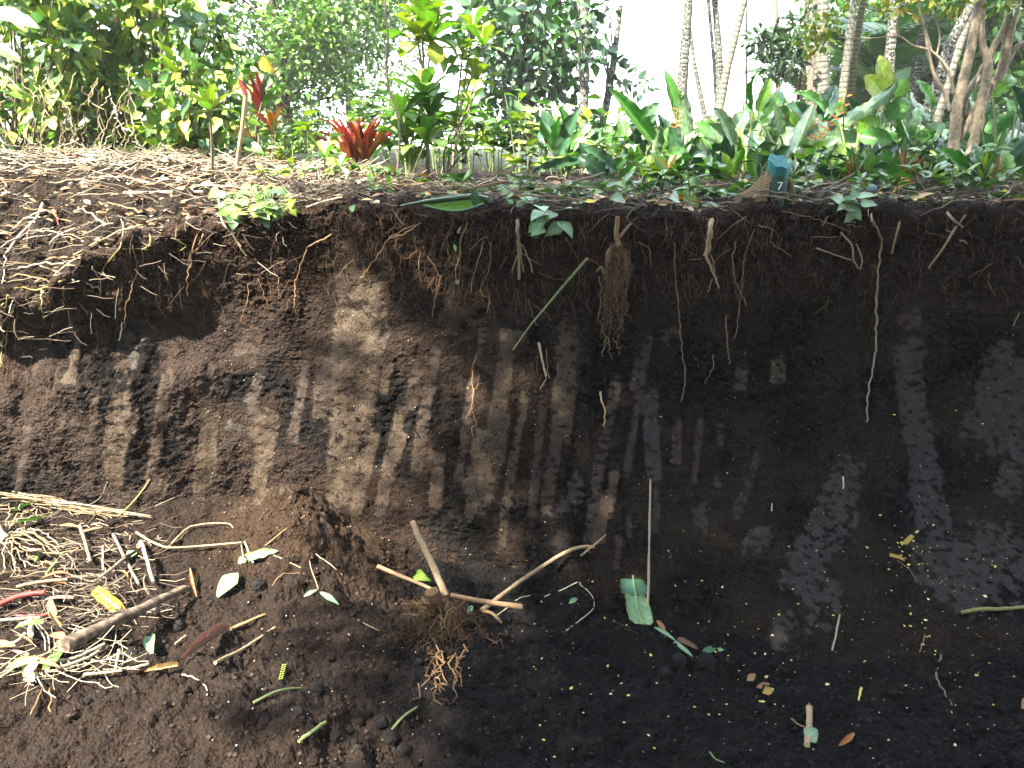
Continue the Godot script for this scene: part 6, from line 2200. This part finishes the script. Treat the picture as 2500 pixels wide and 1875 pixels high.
func pit_sticks():
	for q in [
		["C1", 30, 13, "log_bark", "f", "log", "thick weathered grey-brown log across the straw heap", [370, 1050, 860, 840, 1040, 728]],
		["C1", 6, 4, "root_olive", "l", "green_twig", "olive twig with a broken tip against the wall foot", [842, 78, 800, 140, 735, 215, 665, 285]],
		["C1", 4, 2, "straw_grey", "l", "dark_twig", "thin dark twig above the straw heap", [605, 90, 552, 188, 450, 222]],
		["C1", 7, 5, "wood_cut", "l", "bent_stalk", "long bent tan stalk on the brown slope", [770, 385, 920, 475, 1130, 452, 1345, 420]],
		["C1", 6, 4, "straw", "l", "bent_stalk", "arched tan stalk above the long bent one", [930, 460, 1070, 320, 1260, 300, 1302, 325]],
		["C1", 6, 5, "straw_pale", "l", "straw_end", "pale straw end standing beside a green leaf", [1360, 398, 1412, 520]],
		["C1", 6, 4, "straw_grey", "l", "straw_end", "grey straw end in front of the pale one", [1340, 410, 1372, 530]],
		["C1", 14, 9, "straw_pale", "l", "orange_tipped_stalk", "pale stalk with an orange swollen tip", [790, 432, 812, 510, 862, 662]],
		["C1", 11, 9, "bark", "l", "grey_stick", "grey stick lying across the straw heap", [722, 500, 640, 575, 565, 642]],
		["C1", 10, 8, "straw_grey", "l", "grey_stick", "dark rotten stick under the grey one", [640, 380, 700, 500, 782, 665]],
		["C1", 9, 8, "straw", "l", "cut_stalk", "upright straw stalk piece in the heap", [450, 332, 480, 430, 512, 545]],
		["C1", 6, 5, "straw_pale", "l", "cut_stalk", "thin pale stalk piece near the orange tip", [580, 450, 575, 552]],
		["C1", 9, 8, "stem_lime", "l", "cut_stalk", "yellow-green stalk piece in the heap", [315, 518, 270, 622]],
		["C1", 10, 8, "straw", "l", "cut_stalk", "fat straw stalk lying above the red stems", [100, 692, 240, 660, 385, 632]],
		["C1", 15, 12, "stem_red", "l", "crimson_stalk", "thick crimson stem at the picture's edge", [-20, 805, 120, 752, 268, 738]],
		["C1", 10, 8, "stem_red", "l", "crimson_stalk", "smaller crimson stem below the thick one", [100, 832, 210, 835, 325, 818]],
		["C1", 8, 6, "straw_pale", "l", "white_stalk", "white stalk below the crimson stems", [0, 888, 230, 850]],
		["C1", 13, 12, "straw_pale", "l", "white_stalk", "short white stalk standing upright", [182, 870, 180, 965]],
		["C1", 8, 6, "straw_pale", "l", "white_stalk", "white stalk slanting to the sunlit leaf tangle", [0, 1010, 80, 985, 155, 950]],
		["C1", 9, 6, "straw_pale", "l", "white_stalk", "bright stalk under the log", [280, 1120, 420, 1070, 590, 1015]],
		["C1", 8, 6, "straw_pale", "l", "white_stalk", "bright stalk below the first under the log", [330, 1160, 480, 1090, 560, 1040]],
		["C1", 7, 5, "straw_pale", "l", "white_stalk", "bright stalk at the near edge of the heap", [480, 1150, 600, 1165, 690, 1158]],
		["C1", 7, 5, "straw_pale", "l", "white_stalk", "bright upright straw beside the dark hole", [672, 1040, 650, 1160]],
		["C1", 8, 6, "straw_pale", "l", "white_stalk", "pale stick leading to the folded sheath", [720, 1155, 780, 1140, 835, 1118]],
		["C1", 10, 5, "straw_brown", "l", "dark_stick", "dark brown stick beyond the purple husk", [1290, 892, 1480, 820]],
		["C1", 9, 7, "straw", "l", "straw_stick", "straight straw stick on the edge of the brown slope", [1200, 1105, 1360, 995, 1535, 880]],
		["C1", 5, 3, "straw_pale", "l", "curled_root", "curled pale root near the brown foreground mound", [1020, 1140, 1120, 1160, 1170, 1250]],
		["C1", 6, 5, "straw", "l", "straw_chip", "straw chip on the brown crumbs", [980, 972, 1040, 930]],
		["C1", 7, 6, "stem_lime", "l", "green_stalk", "straw-green cut stalk on the black soil", [1428, 1278, 1560, 1235, 1692, 1188]],
		["C2", 9, 8, "stem_lime", "l", "green_stalk", "bright green cut stalk in the near foreground", [72, 1528, 180, 1440, 298, 1350]],
		["C2", 6, 5, "stem_lime", "l", "green_stalk", "thin green cut stalk near the bright one", [578, 1496, 690, 1390, 792, 1288]],
		["C1", 4, 3, "root_tan", "l", "loose_root", "thin root on the face of the foreground mound", [180, 1402, 260, 1262]],
		["C1", 4, 3, "root_tan", "l", "loose_root", "second thin root on the foreground mound", [290, 1382, 293, 1258]],
		["C1", 4, 2, "root_tan", "l", "loose_root", "root loop beside the dark dent in the slope", [1520, 642, 1580, 590, 1705, 592]],
		["C1", 4, 3, "straw", "l", "loose_straw", "straw lying over the dark dent in the slope", [1530, 480, 1680, 572]],
		["C1", 4, 3, "straw_brown", "l", "dark_twig", "thin twig on the brown heap at the wall foot", [1470, 412, 1590, 335, 1705, 258]],
		["C2", 4, 3, "straw", "l", "loose_straw", "bent straw above the two jade leaves", [155, 400, 135, 450, 190, 602]],
		["C2", 4, 3, "straw_pale", "l", "loose_straw", "forked straw on the brown heap", [180, 378, 260, 458, 340, 502]],
		["C2", 3, 2, "straw", "l", "loose_straw", "short straw beside the root ball", [425, 775, 560, 825]],
		["C2", 4, 3, "root_pale", "l", "pale_vine", "pale vine under the long slanting stake", [1262, 752, 1340, 690, 1400, 645, 1500, 622]],
		["C3", 5, 4, "root_pale", "l", "pale_vine", "pale vine curling like a hook on the black soil", [75, 632, 180, 585, 262, 556, 290, 572, 350, 630, 372, 682, 340, 740, 200, 852]],
		["C3", 8, 6, "straw_pale", "f", "white_stalk", "tall straight cream stalk standing against the wall", [690, 738, 700, 400, 707, -60]],
		["C3", 3, 2, "root_brown", "l", "loose_root", "thin root across the black soil by the broad leaf", [482, 806, 560, 840, 625, 866]],
		["C3", 4, 3, "stem_lime", "l", "green_blade_stem", "thin lime stem at the picture's bottom edge", [1058, 1580, 1100, 1625, 1150, 1662]],
		["C3", 16, 14, "wood_cut", "l", "pointed_stake", "short pointed wooden stake on the black soil", [1662, 1298, 1655, 1410, 1640, 1545]],
		["C3", 6, 3, "straw_brown", "l", "dark_twig", "dark twig behind the pointed stake", [1548, 1376, 1600, 1400, 1645, 1420]],
		["C4", 6, 5, "straw_pale", "l", "grey_straw", "straight silvery straw on the dark slope", [612, 752, 595, 850, 562, 976]],
		["C4", 6, 5, "straw_grey", "l", "curved_root", "curved grey root on the black soil", [1216, 990, 1198, 1100, 1225, 1180, 1292, 1266]],
		["C4", 11, 9, "root_olive", "l", "olive_stick", "thick olive stick entering from the picture's edge", [1340, 746, 1450, 728, 1600, 722, 1740, 708]],
		["C4", 4, 3, "straw_brown", "l", "loose_straw", "brown stalk in the yellow leaflets", [1118, 880, 1090, 980]],
		["C4", 7, 4, "leaflet", "l", "yellow_curl", "curled yellow leaf strip on the dark slope", [742, 1190, 722, 1278]],
		["C4", 3, 2, "straw_grey", "l", "loose_straw", "thin grey stem below the heap of yellow leaflets", [960, 420, 1030, 480, 1075, 550]],
	]:
		var o2 := stick(q[0], q[1], q[2], q[3], q[4], q[5], q[6], q[7])
		if q[0] == "C1" and (q[7][0] as float) < 900.0:
			o2.position.y += 0.018
	for q in [
		["C1", "paddle", 0, "l_jade", "grey-green torn leaf on the brown slope", 1330, 492, 1562, 438, 55],
		["C1", "ovate", 1, "g_pale", "large pale green leaf on the brown slope", 1345, 598, 1215, 705, 95],
		["C1", "obovate", 0, "l_jade", "round jade leaf on the straw heap", 722, 500, 770, 470, 55],
		["C1", "paddle", 0, "l_yellow", "yellow-brown rotting blade on the straw heap", 545, 690, 755, 815, 65],
		["C1", "heart", 0, "g_pale", "small pale leaf beside the log's shadow", 850, 925, 880, 1005, 60],
		["C1", "lance", 0, "g_light", "bright green leaf at the sunlit near heap", 240, 1065, 45, 1090, 50],
		["C1", "strip", 0, "g_mid", "upright green blade before the log", 290, 1130, 440, 925, 62],
		["C1", "lance", 1, "l_cream", "white sunlit leaf at the near heap", 230, 1090, 110, 1130, 70],
		["C1", "lance", 0, "g_pale", "wilted leaf hanging at the near heap", 180, 1130, 215, 1175, 50],
		["C1", "paddle", 3, "husk", "purple folded husk on the brown slope", 1280, 895, 1030, 1065, 34],
		["C1", "paddle", 3, "l_tan", "folded tan leaf sheath near the heap", 1010, 1075, 830, 1120, 30],
		["C1", "lance", 0, "l_brown", "curled orange-brown leaf by the orange-tipped stalk", 1075, 570, 1110, 675, 18],
		["C1", "sprig", 0, "g_lime", "tiny fern-like green leaflet on black soil", 1575, 1165, 1600, 1090, 40],
		["C2", "lance", 0, "l_jade", "long jade leaf below the brown heap", 205, 620, 318, 685, 36],
		["C2", "lance", 0, "g_pale", "small jade leaf beside the long jade one", 110, 612, 190, 602, 26],
		["C3", "lance", 2, "l_jade", "narrow jade strip beside the broad leaf", 725, 820, 850, 905, 26],
		["C3", "strip", 0, "l_jade", "second half of the narrow jade strip", 845, 905, 962, 972, 26],
		["C3", "lance", 0, "l_brown", "brown leaf at the end of the jade strip", 742, 782, 792, 852, 32],
		["C3", "paddle", 3, "husk", "brown fibrous husk on the black soil", 862, 895, 990, 935, 30],
		["C3", "ovate", 0, "l_jadedark", "dark green leaf by the brown husk", 1080, 985, 1005, 935, 60],
		["C3", "strip", 0, "l_jade", "pale green strip pointing away from the dark leaf", 1070, 965, 1142, 942, 22],
		["C3", "ovate", 0, "l_brown", "oval brown leaf standing in yellow leaflets", 1280, 1130, 1330, 1082, 42],
		["C3", "lance", 0, "l_brown", "brown leaf beside the oval one", 1330, 1150, 1410, 1125, 34],
		["C3", "ovate", 0, "l_yellow", "yellow leaf on the black soil", 1370, 1215, 1440, 1185, 45],
		["C3", "heart", 0, "l_jade", "jade leaf lying on the pointed stake", 1630, 1480, 1705, 1410, 85],
		["C3", "ovate", 0, "l_jade", "small twin green leaf by the pale hooked vine", 215, 690, 275, 640, 36],
		["C4", "ovate", 0, "l_brown", "brown leaf at the picture's far edge", 1690, 1285, 1722, 1225, 42],
		["C4", "lance", 1, "l_orange", "crinkled orange leaf near the pointed stake", 600, 1492, 702, 1456, 30],
		["C4", "strip", 1, "l_yellow", "yellow strip above the leaflet heap", 985, 325, 1045, 260, 26],
		["C4", "strip", 1, "l_yellow", "pale yellow strip in the leaflet heap", 900, 390, 1000, 420, 22],
	]:
		flat_leaf(q[0], q[1], q[2], q[3], q[4], q[5], q[6], q[7], q[8], q[9], "fallen_leaf", Vector3(0, 0.8, 0.6), 0.016)
	# the broad cut leaf propped against the slope
	var o := hit(sp("C3", 650, 800)) + Vector3(0, 0.01, 0.02)
	var t := thing("broad_leaf_piece", "broad jade piece of leaf folded over at its top", "leaf", o, "fallen leaves")
	var top := hit(sp("C3", 590, 590)) + Vector3(0, 0.04, 0.10) - o
	var w := px_r(150 / 2.457, (o - CAM).length()) * 2.0
	part(t, "lower_blade", U.piece[0], M.l_jade, blade_xf(Vector3.ZERO, top, w, Vector3(0.15, 0.5, 1)))
	var fold := hit(sp("C3", 590, 525)) + Vector3(0, 0.02, 0.03) - o
	part(t, "folded_top", U.piece[0], M.l_jadedark, blade_xf(top + Vector3(0, -0.004, 0.004), fold, w * 1.1, Vector3(0.1, 0.9, 0.4)))
	stem(t, "midrib", [Vector3(0.01, 0.01, 0.015), top * 0.55 + Vector3(0.0, 0.0, 0.035), fold + Vector3(0.0, 0.03, 0.02)], 0.006, 0.003, M.stem_green)
	# orange swollen tip of the pale stalk
	var p := hit(sp("C1", 790, 432)) + Vector3(0, 0.018, 0)
	single("orange_shoot", clod_mesh(9, 12), M.wood_orange, "orange swollen shoot at the end of a pale stalk", "shoot", Transform3D(Basis().scaled(Vector3(0.036, 0.034, 0.036)), p))


func uprooted_plant():
	var o := hit(sp("C2", 890, 800))
	var t := thing("uprooted_plant", "uprooted plant with three broken tan stalks and a shaggy root ball", "plant", o)
	var dep := -o.z
	var pt := func(x: float, y: float, d: float) -> Vector3:
		return at(sp("C2", x, y), dep + d) - o
	var lie := func(x: float, y: float, up: float) -> Vector3:
		return hit(sp("C2", x, y)) + Vector3(0, up, 0) - o
	stem(t, "stalk", [pt.call(952, 625, 0.0), pt.call(880, 450, 0.08), pt.call(800, 290, 0.14), pt.call(752, 178, 0.18)], 0.016, 0.0125, M.wood_cut, 9)
	stem(t, "stalk", [pt.call(900, 600, 0.03), pt.call(780, 545, 0.06), pt.call(680, 505, 0.1), pt.call(545, 448, 0.16)], 0.007, 0.010, M.wood_orange, 8)
	stem(t, "stalk", [pt.call(985, 620, 0.0), pt.call(1150, 655, 0.02), pt.call(1410, 692, 0.03)], 0.009, 0.013, M.wood_orange, 8)
	stem(t, "stalk", [lie.call(1172, 722, 0.03), lie.call(1450, 560, 0.05), lie.call(1720, 408, 0.06), at(sp("C3", 402, 336), dep + 0.55) - o], 0.011, 0.008, M.wood_cut, 8)
	stem(t, "stalk", [lie.call(1180, 725, 0.03), lie.call(1235, 760, 0.03), lie.call(1292, 797, 0.02)], 0.009, 0.006, M.wood_orange, 7)
	stem(t, "stalk", [at(sp("C3", 290, 385), dep + 0.5) - o, at(sp("C3", 370, 320), dep + 0.5) - o, at(sp("C3", 442, 258), dep + 0.52) - o], 0.006, 0.003, M.wood_cut, 6)
	stem(t, "stalk", [pt.call(870, 600, -0.05), pt.call(900, 700, -0.04), pt.call(880, 790, -0.02)], 0.03, 0.036, M.root_brown, 10)
	stem(t, "stalk", [pt.call(800, 800, -0.08), pt.call(810, 860, -0.08), pt.call(800, 930, -0.07)], 0.016, 0.019, M.husk, 8)
	stem(t, "stalk", [pt.call(860, 840, -0.10), pt.call(880, 890, -0.10)], 0.018, 0.014, M.husk, 8)
	for k in 120:
		var a := rnd(0, TAU)
		var b := pt.call(900 + rnd(-110, 150), 740 + rnd(-70, 90), -0.06 + rnd(-0.05, 0.05)) as Vector3
		var x := 900 + cos(a) * rnd(120, 340)
		var y := 790 + sin(a) * rnd(50, 170)
		var e := (hit(sp("C2", x, y)) + Vector3(0, rnd(0.005, 0.06), 0)) - o
		var rb := MB.new()
		tube(rb, wobble(smooth(v3([b, b.lerp(e, 0.5) + Vector3(rnd(-0.02, 0.02), rnd(0.0, 0.04), rnd(0, 0.04)), e]), 6), 0.03, 0.6), rnd(0.0014, 0.0034), 0.0009, 4, 0.2)
		part(t, "root", rb.mesh(), pick([M.root_brown, M.root_brown, M.root_tan, M.bark_brown]))
	for q in [[860, 960, 880, 1060, 850, 1160, 760, 1270], [900, 950, 880, 1080, 900, 1250], [920, 950, 935, 1080, 945, 1200], [990, 960, 990, 1080, 1020, 1270], [1070, 960, 1040, 1040, 1030, 1180], [1120, 800, 1190, 860, 1280, 960], [870, 970, 870, 1090, 890, 1200], [1010, 980, 1030, 1060, 1010, 1150], [850, 980, 845, 1070, 860, 1140], [900, 1000, 920, 1100, 910, 1190], [940, 1190, 900, 1280, 1030, 1290], [1150, 760, 1200, 880, 1330, 850]]:
		var pts := PackedVector3Array()
		for k in range(0, q.size(), 2):
			pts.append(lie.call(q[k], q[k + 1], 0.015))
		var rb := MB.new()
		tube(rb, wobble(smooth(pts, 7), 0.02, 0.7), 0.0042, 0.002, 5, 0.3)
		part(t, "root", rb.mesh(), pick([M.root_tan, M.root_brown]))
	var hx := MB.new()
	for k in 420:
		var a := rnd(0, TAU)
		var r := sqrt(R.randf())
		var p := hit(sp("C2", 900 + cos(a) * r * 330, 800 + sin(a) * r * 190)) + Vector3(0, rnd(0.0, 0.08) * (1.0 - r * 0.8), 0) - o
		var d := rand_dir() * rnd(0.02, 0.06)
		tube(hx, v3([p, p + d * 0.5 + Vector3(0, 0.008, 0), p + d]), 0.0013, 0.0007, 3, 0.0)
	var fz := part(t, "fine_roots", hx.mesh(), M.root_brown)
	fz.set_meta("kind", "stuff")
	flat_leaf("C2", "heart", 0, "g_light", "bright green leaf scrap caught on the uprooted plant's stalks", 790, 520, 872, 580, 70, "small_leaf", Vector3(0, 0.6, 0.8), 0.07)
	flat_leaf("C2", "lance", 0, "l_jade", "small jade leaf on the root ball's edge", 1085, 742, 1128, 690, 36, "small_leaf", Vector3(0, 0.6, 0.8), 0.04)


func root_fan():
	var o := hit(sp("C1", 20, 420)) + Vector3(0, 0.05, 0)
	var t := thing("fibrous_root_bundle", "bundle of pale fibrous roots fanning out over the straw heap", "root", o)
	stem(t, "crown", [Vector3(-0.06, 0.03, -0.05), Vector3(-0.01, 0.02, 0), Vector3(0.03, 0.0, 0.02)], 0.03, 0.02, M.straw_pale, 9)
	for q in [[60, 300, 200, 240, 285, 235], [80, 330, 190, 300, 280, 240], [60, 420, 220, 480, 430, 470], [70, 430, 200, 520, 400, 560], [60, 450, 150, 530, 260, 550], [40, 470, 30, 560, 10, 640], [60, 470, 90, 560, 140, 600], [120, 360, 250, 370, 330, 440], [140, 380, 300, 420, 410, 400], [100, 350, 190, 310, 215, 210], [80, 330, 150, 260, 200, 220], [60, 450, 100, 520, 70, 610], [130, 420, 270, 450, 420, 500], [50, 380, 160, 400, 290, 480], [40, 300, 60, 240, 0, 200], [60, 440, 180, 490, 330, 545], [90, 400, 210, 400, 360, 480], [50, 330, 110, 300, 240, 270]]:
		var pts := PackedVector3Array([Vector3.ZERO])
		for k in range(0, q.size(), 2):
			pts.append(hit(sp("C1", q[k], q[k + 1])) + Vector3(0, 0.035 if k < 4 else 0.012, 0) - o)
		var mb := MB.new()
		tube(mb, wobble(smooth(pts, 6), 0.012, 0.4), rnd(0.003, 0.006), 0.002, 5, 0.2)
		part(t, "root", mb.mesh(), pick([M.straw_pale, M.straw, M.straw, M.straw]))
	# matted straw rope along the wall foot
	var b := hit(sp("C1", 10, 160)) + Vector3(0, 0.03, 0)
	var r := thing("straw_wisp", "long frayed wisp of straw along the wall foot", "straw", b)
	for k in 26:
		var j := rnd(-28, 28)
		var x1 := rnd(380, 860)
		var pts := PackedVector3Array()
		for i in 5:
			var f := i / 4.0
			var x := lerpf(rnd(-20, 200), x1, f)
			pts.append(hit(sp("C1", x, 155 + x * 0.155 + j * (0.5 + 0.5 * absf(f - 0.5)) + rnd(-6, 6))) + Vector3(0, rnd(0.015, 0.045), 0.0) - b)
		var mb := MB.new()
		tube(mb, smooth(pts, 4), rnd(0.002, 0.0045), 0.0015, 4, 0.2)
		part(r, "strand", mb.mesh(), pick([M.straw, M.straw_pale, M.straw, M.straw_brown]))
